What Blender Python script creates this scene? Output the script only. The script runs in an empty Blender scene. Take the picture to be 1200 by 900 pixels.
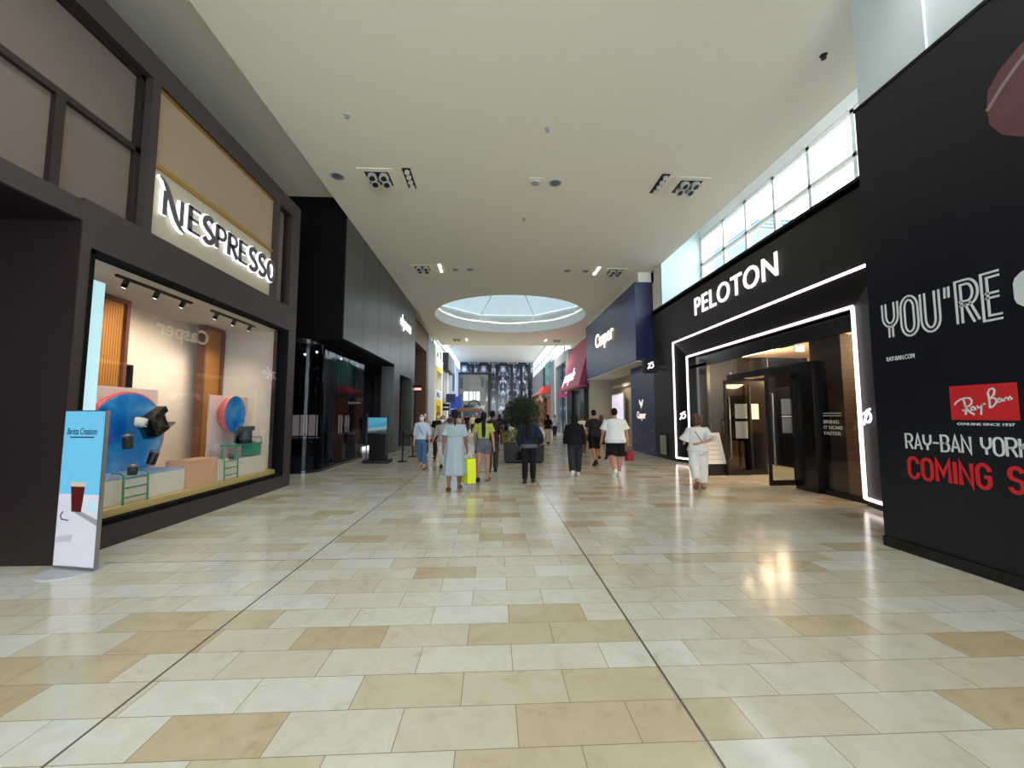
import bpy, bmesh, math, random
from mathutils import Vector, Matrix, noise
random.seed(7)
PI = math.pi
SC = bpy.context.scene
COL = SC.collection

# ---------------------------------------------------------------- materials
def lin(c):
    c = c / 255.0
    return c / 12.92 if c <= 0.04045 else ((c + 0.055) / 1.055) ** 2.4
def rgb(r, g, b): return (lin(r), lin(g), lin(b), 1.0)

def base_mat(name):
    m = bpy.data.materials.new(name); m.use_nodes = True
    nt = m.node_tree
    return m, nt, nt.nodes['Principled BSDF']

def mat(name, col, rough=0.5, metal=0.0, spec=0.5, var=0.06, scale=6.0, bump=0.0, bscale=40.0, coat=0.0):
    """plain surface with a slight procedural variation of its own colour"""
    m, nt, b = base_mat(name)
    tc = nt.nodes.new('ShaderNodeTexCoord')
    nz = nt.nodes.new('ShaderNodeTexNoise'); nz.inputs['Scale'].default_value = scale
    nz.inputs['Detail'].default_value = 3
    nt.links.new(tc.outputs['Object'], nz.inputs['Vector'])
    mx = nt.nodes.new('ShaderNodeMix'); mx.data_type = 'RGBA'
    mx.inputs[6].default_value = tuple(c * (1 - var) for c in col[:3]) + (1,)
    mx.inputs[7].default_value = tuple(min(1, c * (1 + var)) for c in col[:3]) + (1,)
    nt.links.new(nz.outputs['Fac'], mx.inputs[0])
    nt.links.new(mx.outputs[2], b.inputs['Base Color'])
    b.inputs['Roughness'].default_value = rough
    b.inputs['Metallic'].default_value = metal
    b.inputs['Specular IOR Level'].default_value = spec
    b.inputs['Coat Weight'].default_value = coat
    if bump:
        n2 = nt.nodes.new('ShaderNodeTexNoise'); n2.inputs['Scale'].default_value = bscale
        nt.links.new(tc.outputs['Object'], n2.inputs['Vector'])
        bp = nt.nodes.new('ShaderNodeBump'); bp.inputs['Strength'].default_value = bump
        bp.inputs['Distance'].default_value = 0.01
        nt.links.new(n2.outputs['Fac'], bp.inputs['Height'])
        nt.links.new(bp.outputs['Normal'], b.inputs['Normal'])
    return m

def emis(name, col, strength):
    m, nt, b = base_mat(name)
    b.inputs['Base Color'].default_value = col
    b.inputs['Emission Color'].default_value = col
    b.inputs['Emission Strength'].default_value = strength
    b.inputs['Roughness'].default_value = 0.5
    return m

def glass(name, tint=(1, 1, 1), reflect=1.0, rough=0.0):
    """thin pane: clear straight through, mirror-like by Fresnel"""
    m = bpy.data.materials.new(name); m.use_nodes = True
    nt = m.node_tree; nt.nodes.clear()
    out = nt.nodes.new('ShaderNodeOutputMaterial')
    t = nt.nodes.new('ShaderNodeBsdfTransparent'); t.inputs[0].default_value = tuple(tint) + (1,)
    g = nt.nodes.new('ShaderNodeBsdfGlossy'); g.inputs['Roughness'].default_value = rough
    f = nt.nodes.new('ShaderNodeFresnel'); f.inputs['IOR'].default_value = 1.5
    ge = nt.nodes.new('ShaderNodeNewGeometry'); io = nt.nodes.new('ShaderNodeMapRange'); io.inputs['To Min'].default_value = 1.5; io.inputs['To Max'].default_value = 1/1.5
    nt.links.new(ge.outputs['Backfacing'], io.inputs['Value']); nt.links.new(io.outputs[0], f.inputs['IOR'])
    k = nt.nodes.new('ShaderNodeMath'); k.operation = 'MULTIPLY'; k.inputs[1].default_value = reflect
    nt.links.new(f.outputs[0], k.inputs[0])
    mx = nt.nodes.new('ShaderNodeMixShader')
    nt.links.new(k.outputs[0], mx.inputs[0]); nt.links.new(t.outputs[0], mx.inputs[1]); nt.links.new(g.outputs[0], mx.inputs[2])
    nt.links.new(mx.outputs[0], out.inputs[0])
    return m

def etched_glass():
    m = bpy.data.materials.new('etched_skylight_glass'); m.use_nodes = True; nt = m.node_tree; nt.nodes.clear()
    out = nt.nodes.new('ShaderNodeOutputMaterial'); t = nt.nodes.new('ShaderNodeBsdfTranslucent'); d = nt.nodes.new('ShaderNodeBsdfDiffuse'); mx = nt.nodes.new('ShaderNodeMixShader')
    t.inputs[0].default_value = (.105, .122, .125, 1); d.inputs[0].default_value = (.6, .63, .63, 1); mx.inputs[0].default_value = .35
    nt.links.new(t.outputs[0], mx.inputs[1]); nt.links.new(d.outputs[0], mx.inputs[2]); nt.links.new(mx.outputs[0], out.inputs[0])
    return m

def stripes(name, c1, c2, axis, period, duty=0.5, rough=0.5, spec=0.4, metal=0.0):
    """vertical slats / flutes: two colours repeating along one object axis"""
    m, nt, b = base_mat(name)
    tc = nt.nodes.new('ShaderNodeTexCoord'); sp = nt.nodes.new('ShaderNodeSeparateXYZ')
    nt.links.new(tc.outputs['Object'], sp.inputs[0])
    d = nt.nodes.new('ShaderNodeMath'); d.operation = 'DIVIDE'; d.inputs[1].default_value = period
    nt.links.new(sp.outputs[axis], d.inputs[0])
    fr = nt.nodes.new('ShaderNodeMath'); fr.operation = 'FRACT'; nt.links.new(d.outputs[0], fr.inputs[0])
    gt = nt.nodes.new('ShaderNodeMath'); gt.operation = 'GREATER_THAN'; gt.inputs[1].default_value = duty
    nt.links.new(fr.outputs[0], gt.inputs[0])
    mx = nt.nodes.new('ShaderNodeMix'); mx.data_type = 'RGBA'
    mx.inputs[6].default_value = c1; mx.inputs[7].default_value = c2
    nt.links.new(gt.outputs[0], mx.inputs[0]); nt.links.new(mx.outputs[2], b.inputs['Base Color'])
    b.inputs['Roughness'].default_value = rough; b.inputs['Specular IOR Level'].default_value = spec
    b.inputs['Metallic'].default_value = metal
    return m

def mat_floor():
    m, nt, b = base_mat('limestone_tiles')
    N = nt.nodes.new; L = nt.links.new
    tc = N('ShaderNodeTexCoord')
    mp = N('ShaderNodeMapping'); mp.inputs['Location'].default_value = (0.175, -2.065, 0)
    L(tc.outputs['Object'], mp.inputs[0])
    br = N('ShaderNodeTexBrick'); br.offset = 0.5; br.offset_frequency = 2; br.squash = 1.0
    br.inputs['Color1'].default_value = (0, 0, 0, 1); br.inputs['Color2'].default_value = (1, 1, 1, 1)
    br.inputs['Mortar'].default_value = (0.5, 0.5, 0.5, 1)
    br.inputs['Scale'].default_value = 1; br.inputs['Mortar Size'].default_value = 0.0022
    br.inputs['Mortar Smooth'].default_value = 0.1; br.inputs['Bias'].default_value = 0.0
    br.inputs['Brick Width'].default_value = 0.61; br.inputs['Row Height'].default_value = 0.2935
    L(mp.outputs[0], br.inputs[0])
    cr = N('ShaderNodeValToRGB'); e = cr.color_ramp.elements
    e[0].position = 0.0; e[0].color = rgb(186, 170, 140)
    e[1].position = 1.0; e[1].color = rgb(211, 213, 206)
    for p, c in ((0.10, rgb(192, 180, 154)), (0.18, rgb(199, 192, 173)), (0.40, rgb(203, 199, 185)), (0.72, rgb(207, 206, 195))):
        el = e.new(p); el.color = c
    L(br.outputs['Color'], cr.inputs[0])
    # veins and clouds inside each slab
    n1 = N('ShaderNodeTexNoise'); n1.inputs['Scale'].default_value = 5.5; n1.inputs['Detail'].default_value = 8; n1.inputs['Roughness'].default_value = 0.65
    n1.inputs['Distortion'].default_value = 0.8
    ad = N('ShaderNodeVectorMath'); ad.operation = 'ADD'
    sc = N('ShaderNodeVectorMath'); sc.operation = 'SCALE'; sc.inputs['Scale'].default_value = 7.0
    L(br.outputs['Color'], sc.inputs[0]); L(tc.outputs['Object'], ad.inputs[0]); L(sc.outputs[0], ad.inputs[1])
    L(ad.outputs[0], n1.inputs['Vector'])
    vr = N('ShaderNodeValToRGB'); ve = vr.color_ramp.elements
    ve[0].position = 0.30; ve[0].color = (0.70, 0.64, 0.55, 1); ve[1].position = 0.60; ve[1].color = (1, 1, 1, 1)
    el = ve.new(0.42); el.color = (0.90, 0.87, 0.82, 1)
    L(n1.outputs['Fac'], vr.inputs[0])
    mu = N('ShaderNodeMix'); mu.data_type = 'RGBA'; mu.blend_type = 'MULTIPLY'; mu.inputs[0].default_value = 0.6
    L(cr.outputs[0], mu.inputs[6]); L(vr.outputs[0], mu.inputs[7])
    jo = N('ShaderNodeMix'); jo.data_type = 'RGBA'; jo.inputs[7].default_value = rgb(128, 118, 98)
    L(br.outputs['Fac'], jo.inputs[0]); L(mu.outputs[2], jo.inputs[6])
    # movement joints: two along the hall, one across every 5.9 m
    sp = N('ShaderNodeSeparateXYZ'); L(tc.outputs['Object'], sp.inputs[0])
    def line(sock, at, w):
        s = N('ShaderNodeMath'); s.operation = 'SUBTRACT'; s.inputs[1].default_value = at; L(sock, s.inputs[0])
        a = N('ShaderNodeMath'); a.operation = 'ABSOLUTE'; L(s.outputs[0], a.inputs[0])
        l = N('ShaderNodeMath'); l.operation = 'LESS_THAN'; l.inputs[1].default_value = w; L(a.outputs[0], l.inputs[0])
        return l.outputs[0]
    ls = [line(sp.outputs[0], -2.05, 0.008), line(sp.outputs[0], 1.06, 0.008), line(sp.outputs[1], 4.71, 0.005), line(sp.outputs[1], 10.6, 0.005)]
    acc = ls[0]
    for q in ls[1:]:
        mxx = N('ShaderNodeMath'); mxx.operation = 'MAXIMUM'; L(acc, mxx.inputs[0]); L(q, mxx.inputs[1]); acc = mxx.outputs[0]
    gj = N('ShaderNodeMix'); gj.data_type = 'RGBA'; gj.inputs[7].default_value = rgb(92, 88, 82)
    L(acc, gj.inputs[0]); L(jo.outputs[2], gj.inputs[6])
    L(gj.outputs[2], b.inputs['Base Color'])
    rn = N('ShaderNodeTexNoise'); rn.inputs['Scale'].default_value = 1.7; L(tc.outputs['Object'], rn.inputs['Vector'])
    mr = N('ShaderNodeMapRange'); mr.inputs['To Min'].default_value = 0.10; mr.inputs['To Max'].default_value = 0.21
    L(rn.outputs['Fac'], mr.inputs['Value']); L(mr.outputs[0], b.inputs['Roughness'])
    b.inputs['Specular IOR Level'].default_value = 0.5
    return m

def mat_sky_print():
    m, nt, b = base_mat('glossy_blue_sky_print'); N = nt.nodes.new; L = nt.links.new
    tc = N('ShaderNodeTexCoord'); nz = N('ShaderNodeTexNoise'); nz.inputs['Scale'].default_value = 1.6; nz.inputs['Detail'].default_value = 4; nz.inputs['Distortion'].default_value = .5
    L(tc.outputs['Object'], nz.inputs['Vector']); cr = N('ShaderNodeValToRGB'); e = cr.color_ramp.elements
    e[0].position = .35; e[0].color = rgb(10, 96, 205); e[1].position = .75; e[1].color = rgb(150, 196, 232); el = e.new(.55); el.color = rgb(38, 146, 226)
    L(nz.outputs['Fac'], cr.inputs[0]); L(cr.outputs[0], b.inputs['Base Color']); b.inputs['Roughness'].default_value = .15; b.inputs['Specular IOR Level'].default_value = .6
    return m

def mat_mirror_print(name='forest_print'):
    """tall glass facade printed with a mirrored black, grey and blue tree pattern"""
    m, nt, b = base_mat(name)
    N = nt.nodes.new; L = nt.links.new
    tc = N('ShaderNodeTexCoord'); sp = N('ShaderNodeSeparateXYZ'); L(tc.outputs['Object'], sp.inputs[0])
    d = N('ShaderNodeMath'); d.operation = 'PINGPONG'; d.inputs[1].default_value = 1.45; L(sp.outputs[0], d.inputs[0])
    cb = N('ShaderNodeCombineXYZ'); L(d.outputs[0], cb.inputs[0]); L(sp.outputs[2], cb.inputs[2])
    mp = N('ShaderNodeMapping'); mp.inputs['Scale'].default_value = (1.5, 1, 0.8); L(cb.outputs[0], mp.inputs[0])
    nz = N('ShaderNodeTexNoise'); nz.inputs['Scale'].default_value = 1.3; nz.inputs['Detail'].default_value = 7; nz.inputs['Roughness'].default_value = 0.7
    nz.inputs['Distortion'].default_value = 0.6
    L(mp.outputs[0], nz.inputs['Vector'])
    cr = N('ShaderNodeValToRGB'); e = cr.color_ramp.elements
    e[0].position = 0.43; e[0].color = rgb(14, 17, 24); e[1].position = 0.62; e[1].color = rgb(196, 212, 236)
    el = e.new(0.5); el.color = rgb(60, 72, 92)
    L(nz.outputs['Fac'], cr.inputs[0]); L(cr.outputs[0], b.inputs['Base Color'])
    b.inputs['Roughness'].default_value = 0.15
    return m

# ---------------------------------------------------------------- mesh building
class MB:
    def __init__(s): s.v = []; s.f = []
    def add(s, vs, fs):
        o = len(s.v); s.v += [Vector(p) for p in vs]; s.f += [tuple(i + o for i in f) for f in fs]; return s
    def box(s, x0, x1, y0, y1, z0, z1):
        x0, x1 = sorted((x0, x1)); y0, y1 = sorted((y0, y1)); z0, z1 = sorted((z0, z1))
        return s.add([(x0,y0,z0),(x1,y0,z0),(x1,y1,z0),(x0,y1,z0),(x0,y0,z1),(x1,y0,z1),(x1,y1,z1),(x0,y1,z1)],
                     [(3,2,1,0),(4,5,6,7),(0,1,5,4),(1,2,6,5),(2,3,7,6),(3,0,4,7)])
    def loft(s, rings, cap=True, closed=True):
        n = len(rings[0]); vs = [p for r in rings for p in r]; fs = []
        for i in range(len(rings) - 1):
            for j in range(n if closed else n - 1):
                k = (j + 1) % n
                fs.append((i*n+j, i*n+k, (i+1)*n+k, (i+1)*n+j))
        if cap:
            fs.append(tuple(reversed(range(n)))); fs.append(tuple((len(rings)-1)*n + j for j in range(n)))
        return s.add(vs, fs)
    def tube(s, pts, r, n=8):
        pts = [Vector(p) for p in pts]; rings = []
        up = Vector((0, 0, 1))
        for i, p in enumerate(pts):
            t = (pts[min(i+1, len(pts)-1)] - pts[max(i-1, 0)]).normalized()
            a = t.cross(up)
            if a.length < 1e-3: a = t.cross(Vector((1, 0, 0)))
            a.normalize(); c = a.cross(t).normalized(); up = c
            rr = r[i] if isinstance(r, (list, tuple)) else r
            rings.append([p + a*rr*math.cos(2*PI*j/n) + c*rr*math.sin(2*PI*j/n) for j in range(n)])
        return s.loft(rings)
    def cyl(s, p0, p1, r0, r1=None, n=20):
        return s.tube([p0, p1], [r0, r0 if r1 is None else r1], n)
    def limb(s, prof, n=14):
        """prof = [(point, radius)...] with rounded ends"""
        P = [(Vector(p), r) for p, r in prof]
        d0 = (P[1][0]-P[0][0]).normalized(); d1 = (P[-1][0]-P[-2][0]).normalized()
        pts = []; rr = []
        for a in (85, 55, 25):
            pts.append(P[0][0] - d0*P[0][1]*math.sin(math.radians(a))); rr.append(P[0][1]*math.cos(math.radians(a)))
        for p, r in P: pts.append(p); rr.append(r)
        for a in (25, 55, 85):
            pts.append(P[-1][0] + d1*P[-1][1]*math.sin(math.radians(a))); rr.append(P[-1][1]*math.cos(math.radians(a)))
        return s.tube(pts, rr, n)
    def ell(s, c, r, n=18, m=12, M=None):
        c = Vector(c); rings = []
        for i in range(1, m):
            t = PI * i / m
            ring = []
            for j in range(n):
                v = Vector((r[0]*math.sin(t)*math.cos(2*PI*j/n), r[1]*math.sin(t)*math.sin(2*PI*j/n), -r[2]*math.cos(t)))
                ring.append(c + (M @ v if M else v))
            rings.append(ring)
        return s.loft(rings)
    def lathe(s, c, prof, n=24):
        c = Vector(c)
        return s.loft([[c + Vector((r*math.cos(2*PI*j/n), r*math.sin(2*PI*j/n), z)) for j in range(n)] for r, z in prof])
    def prism(s, poly, vec):
        vec = Vector(vec); n = len(poly); a = [Vector(p) for p in poly]; b = [p + vec for p in a]
        nrm = Vector((0,0,0))
        for i in range(n): nrm += a[i].cross(a[(i+1) % n])
        fs = [(i, (i+1) % n, n+(i+1) % n, n+i) for i in range(n)]
        fs += [tuple(reversed(range(n))), tuple(range(n, 2*n))]
        if nrm.dot(vec) < 0: fs = [tuple(reversed(f)) for f in fs]
        return s.add(a + b, fs)
    def mesh(s, name='m'):
        me = bpy.data.meshes.new(name); me.from_pydata([tuple(v) for v in s.v], [], s.f); me.update(); return me
    def build(s, name, m, parent=None, smooth=False, bevel=0.0, seg=2):
        me = s.mesh(name)
        return link(me, name, m, parent, smooth, bevel, seg)

def link(me, name, m, parent=None, smooth=False, bevel=0.0, seg=2):
    o = bpy.data.objects.new(name, me); COL.objects.link(o)
    me.materials.append(m)
    if smooth:
        for p in me.polygons: p.use_smooth = True
    if bevel:
        b = o.modifiers.new('edge', 'BEVEL'); b.width = bevel; b.segments = seg; b.limit_method = 'ANGLE'
    if parent is not None: adopt(o, parent)
    return o

def adopt(o, parent):
    M = Matrix.Identity(4); p = parent
    chain = []
    while p is not None: chain.append(p); p = p.parent
    for q in reversed(chain): M = M @ q.matrix_parent_inverse @ Matrix.LocRotScale(q.location, q.rotation_euler, q.scale)
    o.parent = parent; o.matrix_parent_inverse = M.inverted()

def tag(o, label, cat, group=None, kind=None):
    o['label'] = label; o['category'] = cat
    if group: o['group'] = group
    if kind: o['kind'] = kind
    return o
def thing(name, label, cat, loc=(0, 0, 0), group=None):
    o = bpy.data.objects.new(name, None); COL.objects.link(o); o.location = loc
    o.empty_display_size = 0.1
    return tag(o, label, cat, group)
def struct(mb, name, m, parent=None, **k):
    o = mb.build(name, m, parent, **k)
    if parent is None: o['kind'] = 'structure'
    return o
def copy_thing(root, loc, label=None, group=None):
    r = root.copy(); COL.objects.link(r); r.location = loc
    if label: r['label'] = label
    if group: r['group'] = group
    for ch in list(root.children):
        c = ch.copy(); COL.objects.link(c); c.parent = r
        for g in list(ch.children):
            d = g.copy(); COL.objects.link(d); d.parent = c
    return r

# ---------------------------------------------------------------- lettering
def frame_mat(origin, xdir, up):
    x = Vector(xdir).normalized(); y = Vector(up).normalized(); z = x.cross(y)
    M = Matrix.Identity(4)
    for i in range(3): M[i][0] = x[i]; M[i][1] = y[i]; M[i][2] = z[i]; M[i][3] = origin[i]
    return M
def text(body, name, m, origin, xdir, up, width=None, height=None, depth=0.01, bold=0.0, parent=None, shear=0.0, spacing=1.0):
    """one line of lettering; its lower left corner at ORIGIN, scaled to WIDTH x HEIGHT, standing DEPTH off the wall"""
    cu = bpy.data.curves.new(name, 'FONT'); cu.body = body; cu.size = 1; cu.offset = bold; cu.extrude = 0.5
    cu.shear = shear; cu.space_character = spacing; cu.resolution_u = 4
    t = bpy.data.objects.new('tmp_text', cu); COL.objects.link(t)
    dg = bpy.context.evaluated_depsgraph_get(); dg.update()
    me = bpy.data.meshes.new_from_object(t.evaluated_get(dg))
    bpy.data.objects.remove(t)
    xs = [v.co.x for v in me.vertices]; ys = [v.co.y for v in me.vertices]
    x0, x1, y0, y1 = min(xs), max(xs), min(ys), max(ys)
    sy = height / (y1 - y0) if height else width / (x1 - x0)
    sx = width / (x1 - x0) if width else sy
    M = frame_mat(origin, xdir, up)
    for v in me.vertices:
        v.co = M @ Vector(((v.co.x - x0)*sx, (v.co.y - y0)*sy, (v.co.z + 0.5)*depth))
    me.materials.clear()
    return link(me, name, m, parent)

def ribbon(mb, pts, w, M, depth=0.01, closed=False):
    """flat stroke of width w (number or one per point) along 2-D points, mapped by M"""
    P = [Vector((p[0], p[1])) for p in pts]; n = len(P); L_ = []; R_ = []
    for i in range(n):
        if closed: a, b = P[i-1], P[(i+1) % n]
        else: a, b = P[max(i-1, 0)], P[min(i+1, n-1)]
        if i > 0 or closed: d0 = (P[i]-P[i-1]).normalized()
        else: d0 = (P[1]-P[0]).normalized()
        if i < n-1 or closed: d1 = (P[(i+1) % n]-P[i]).normalized()
        else: d1 = d0
        t = (d0 + d1)
        t = t.normalized() if t.length > 1e-6 else d0
        nn = Vector((-t.y, t.x)); c = max(0.45, nn.dot(Vector((-d0.y, d0.x))))
        ww = (w[i] if isinstance(w, (list, tuple)) else w) / 2 / c
        L_.append(P[i] + nn*ww); R_.append(P[i] - nn*ww)
    rings = []
    for i in range(n):
        q = []
        for pt, z in ((L_[i], 0), (R_[i], 0), (R_[i], depth), (L_[i], depth)): q.append(M @ Vector((pt.x, pt.y, z)))
        rings.append(q)
    if closed: rings.append(rings[0])
    mb.loft(rings, cap=not closed)
    return mb
def arc(cx, cy, rx, ry, a0, a1, n=10):
    return [(cx + rx*math.cos(math.radians(a0 + (a1-a0)*i/n)), cy + ry*math.sin(math.radians(a0 + (a1-a0)*i/n))) for i in range(n+1)]
# condensed rounded capitals as strokes in a box of width 1 and height 1 (x is scaled per letter)
def glyph(ch):
    G = {
     'O': [('c', arc(.5,.72,.5,.28,0,180) + arc(.5,.28,.5,.28,180,360))],
     'U': [('o', [(0,1),(0,.3)] + arc(.5,.28,.5,.28,180,360) + [(1,.3),(1,1)])],
     'Y': [('o', [(0,1),(0,.66)] + arc(.5,.62,.5,.26,180,360) + [(1,.66),(1,1)]), ('o', [(.5,.36),(.5,0)])],
     'R': [('o', [(0,0),(0,1),(.55,1)] + arc(.55,.74,.45,.26,80,-80) + [(.55,.48),(0.02,.48)]), ('o', [(.5,.48),(1,0)])],
     'E': [('o', [(1,1),(0,1),(0,0),(1,0)]), ('o', [(0,.52),(.9,.52)])],
     'N': [('o', [(0,0),(0,1),(1,0),(1,1)])],
     'A': [('o', [(0,0),(.5,1),(1,0)]), ('o', [(.17,.3),(.83,.3)])],
     'B': [('o', [(0,.52),(.55,.52)] + arc(.52,.76,.42,.24,-80,90) + [(0,1),(0,0),(.5,0)] + arc(.52,.26,.48,.26,-90,90) + [(.4,.52)])],
     'C': [('o', arc(.5,.72,.5,.28,0,180) + arc(.5,.28,.5,.28,180,360))],
     'G': [('o', arc(.5,.72,.5,.28,0,180) + arc(.5,.28,.5,.28,180,360) + [(1,.48),(.55,.48)])],
     'I': [('o', [(.5,0),(.5,1)])],
     'M': [('o', [(0,0),(0,1),(.5,.35),(1,1),(1,0)])],
     'K': [('o', [(0,0),(0,1)]), ('o', [(1,1),(.02,.48)]), ('o', [(.3,.62),(1,0)])],
     'D': [('c', [(0,0),(0,1),(.45,1)] + arc(.5,.72,.5,.28,80,0) + arc(.5,.28,.5,.28,0,-80) + [(.45,0)])],
     'L': [('o', [(0,1),(0,0),(1,0)])],
     'S': [('o', arc(.5,.76,.5,.24,10,180,8) + [(.04,.66),(.16,.56),(.84,.46),(.96,.36)] + arc(.5,.24,.5,.24,0,-170,8))],
     '-': [('o', [(0,.5),(1,.5)])],
     "'": [('o', [(.1,1),(.0,.72)]), ('o', [(.9,1),(.8,.72)])],
     'P': [('o', [(0,0),(0,1),(.55,1)] + arc(.55,.72,.45,.28,80,-80) + [(.55,.44),(0,.44)])],
     'T': [('o', [(0,1),(1,1)]), ('o', [(.5,1),(.5,0)])],
     'F': [('o', [(1,1),(0,1),(0,0)]), ('o', [(0,.5),(.85,.5)])],
     'H': [('o', [(0,0),(0,1)]), ('o', [(1,0),(1,1)]), ('o', [(0,.5),(1,.5)])],
    }
    return G.get(ch, [])
GW = {'I': .05, '-': .75, "'": .32, 'M': 1.25, 'E': .85, 'L': .8, 'S': .95}
def stroke_text(body, mb, origin, xdir, up, height, lw, sw, gap, depth=0.006, inline=None, total=None):
    """line of stroke capitals; lw = letter width, sw = stroke width; inline = gap of a two-line stroke"""
    widths = [0.6*lw if c == ' ' else GW.get(c, 1.0)*lw for c in body]
    tw = sum(widths) + gap*(len(body)-1)
    k = total/tw if total else 1.0
    M = frame_mat(origin, xdir, up); x = 0
    for c, wd in zip(body, widths):
        for kind, pts in glyph(c):
            q = [((x + p[0]*wd)*k, sw/2 + p[1]*(height - sw)) for p in pts]
            if inline and c != "'":
                P = [Vector(p) for p in q]
                for sgn in (-1, 1):
                    off = []
                    n = len(P)
                    for i in range(n):
                        d0 = (P[i]-P[i-1]).normalized() if i > 0 or kind == 'c' else (P[1]-P[0]).normalized()
                        d1 = (P[(i+1) % n]-P[i]).normalized() if i < n-1 or kind == 'c' else d0
                        t = d0 + d1; t = t.normalized() if t.length > 1e-6 else d0
                        nn = Vector((-t.y, t.x)); cc = max(.5, nn.dot(Vector((-d0.y, d0.x))))
                        off.append(P[i] + nn*sgn*inline/2/cc)
                    ribbon(mb, off, sw, M, depth, kind == 'c')
            else: ribbon(mb, q, sw, M, depth, kind == 'c')
        x += wd + gap
    return mb

# ================================================================ MATERIALS
M = dict(
 floor=mat_floor(),
 ceiling=mat('ceiling_paint', rgb(242, 237, 222), .9, var=.015, scale=.6),
 white=mat('white_paint', rgb(226, 226, 222), .8, var=.02),
 drywall=mat('white_board_cyan_cast', rgb(204, 218, 224), .75, var=.03, scale=1.5),  # white board with the cyan light cast tinted into its colour
 bronze=mat('dark_bronze', rgb(54, 45, 44), .42, spec=.4, var=.06),
 bronze_dark=mat('brown_black_wood', rgb(34, 23, 22), .38, spec=.45, var=.10),
 black=mat('black_paint', rgb(13, 13, 15), .5, spec=.35),
 gloss_black=mat('gloss_black', rgb(14, 14, 17), .18, spec=.5),
 matt_black=mat('matt_black', rgb(5, 5, 6), .85, spec=.15),
 taupe=mat('taupe_fabric_panel', rgb(100, 87, 79), .8, var=.05, scale=3, bump=.2, bscale=200),
 beige=mat('beige_fabric_panel', rgb(152, 132, 108), .75, var=.05, scale=3, bump=.2, bscale=200),
 beige_light=mat('beige_sign_panel', rgb(172, 163, 142), .55, var=.04, scale=3),
 gold=mat('brushed_gold', rgb(190, 146, 84), .35, metal=.8),
 sill=mat('pale_gold_sill', rgb(206, 180, 116), .45, var=.06),
 charcoal=mat('charcoal_panel', rgb(32, 34, 36), .5, spec=.4, var=.05),
 steel_panel=mat('grey_metal_fascia', rgb(92, 94, 94), .34, metal=.75, var=.07, scale=1.2),
 navy=mat('navy_vinyl', rgb(28, 52, 106), .36, spec=.5, var=.04),
 navy_dark=mat('deep_navy_vinyl', rgb(12, 26, 72), .38, spec=.5, var=.04),
 hoarding=mat('hoarding_vinyl', rgb(11, 16, 29), .34, spec=.5, var=.05, scale=.6),
 print_white=mat('white_print', rgb(216, 224, 226), .6, var=.01),
 print_red=mat('red_print', rgb(206, 30, 38), .55, var=.02),
 print_skin=mat('dusky_pink_print', rgb(104, 66, 70), .6, var=.25, scale=5),
 print_chain=mat('silver_print', rgb(140, 128, 128), .6, var=.3, scale=60),
 glass=glass('window_glass', (.97, .98, .97), 1.0),
 glass_dark=glass('smoked_glass', (.46, .50, .58), .32, .04),
 glass_door=glass('door_glass', (.72, .74, .76), 1.2),
 steel=mat('brushed_steel', rgb(150, 152, 152), .35, metal=.9),
 dark_steel=mat('dark_steel', rgb(46, 46, 48), .4, metal=.6),
 wood=mat('brown_wood', rgb(112, 72, 52), .45, var=.18, scale=4),
 wood_light=mat('pale_wood', rgb(196, 166, 128), .5, var=.1, scale=5),
 pink=mat('pink_panel', rgb(196, 84, 116), .5, var=.03),
 pink_dark=mat('magenta_panel', rgb(140, 22, 66), .5, var=.04),
 grey=mat('grey_stone', rgb(112, 116, 122), .5, var=.06),
 grey_light=mat('pale_grey_stone', rgb(172, 176, 182), .6, var=.05),
 stone=mat('weathered_stone', rgb(128, 126, 118), .8, var=.35, scale=1.2),
 yellow=mat('yellow_panel', rgb(232, 196, 40), .5, var=.03),
 teal=mat('teal_poster', rgb(40, 150, 130), .6, var=.2, scale=6),
 red=mat('red_panel', rgb(150, 28, 36), .55, var=.05),
 coral=mat('coral_sign', rgb(228, 70, 78), .5, var=.04),
 blue=mat('bright_blue_sign', rgb(34, 70, 180), .5, var=.05),
 pale_blue=mat('pale_blue_wall', rgb(170, 190, 226), .7, var=.05),
 teal_glass=mat('sea_green_glass', rgb(108, 160, 158), .12, spec=.6, var=.1),
 slate_glass=mat('slate_blue_glass', rgb(70, 88, 100), .08, spec=.7, var=.2, scale=.8),
 led=emis('led_tube', (1.0, .87, .89, 1), 2.0),
 sign_white=emis('lit_white_letter', (1.0, .93, .92, 1), .92),
 sign_cool=emis('halo_light', (.86, .89, 1.0, 1), 1.5),
 sign_warm=emis('lit_warm_letter', (1.0, .78, .50, 1), 1.8),
 sign_pink=emis('lit_lilac_letter', (.86, .80, 1.0, 1), 1.5),
 lamp_warm=emis('warm_lamp', (1.0, .74, .46, 1), 4.0),
 lamp_white=emis('white_lamp', (1.0, .93, .84, 1), 5.0),
 letter_dark=mat('dark_letter_face', rgb(96, 92, 96), .35, metal=.4),
 forest=mat_mirror_print(),
 soft_white=mat('soft_white', rgb(232, 224, 216), .7, var=.03),
 blush=mat('blush_panel', rgb(222, 202, 202), .75, var=.03),
 peach=mat('peach_panel', rgb(226, 176, 146), .75, var=.03),
 disc_blue=mat_sky_print(),
 coral_edge=mat('coral_edge', rgb(216, 98, 108), .5),
 green_metal=mat('green_enamel', rgb(54, 150, 118), .4, var=.04),
 machine=mat('black_appliance', rgb(28, 28, 31), .25, spec=.6),
 cup_white=mat('white_cup', rgb(228, 228, 224), .4),
 slat_gold=stripes('golden_slats', rgb(178, 126, 62), rgb(120, 78, 36), 1, .045, .7),
 steel_slat=stripes('dark_fluting', rgb(20, 26, 34), rgb(44, 54, 66), 1, .16, .6, .2, .5),
 brick=None,
)
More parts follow.
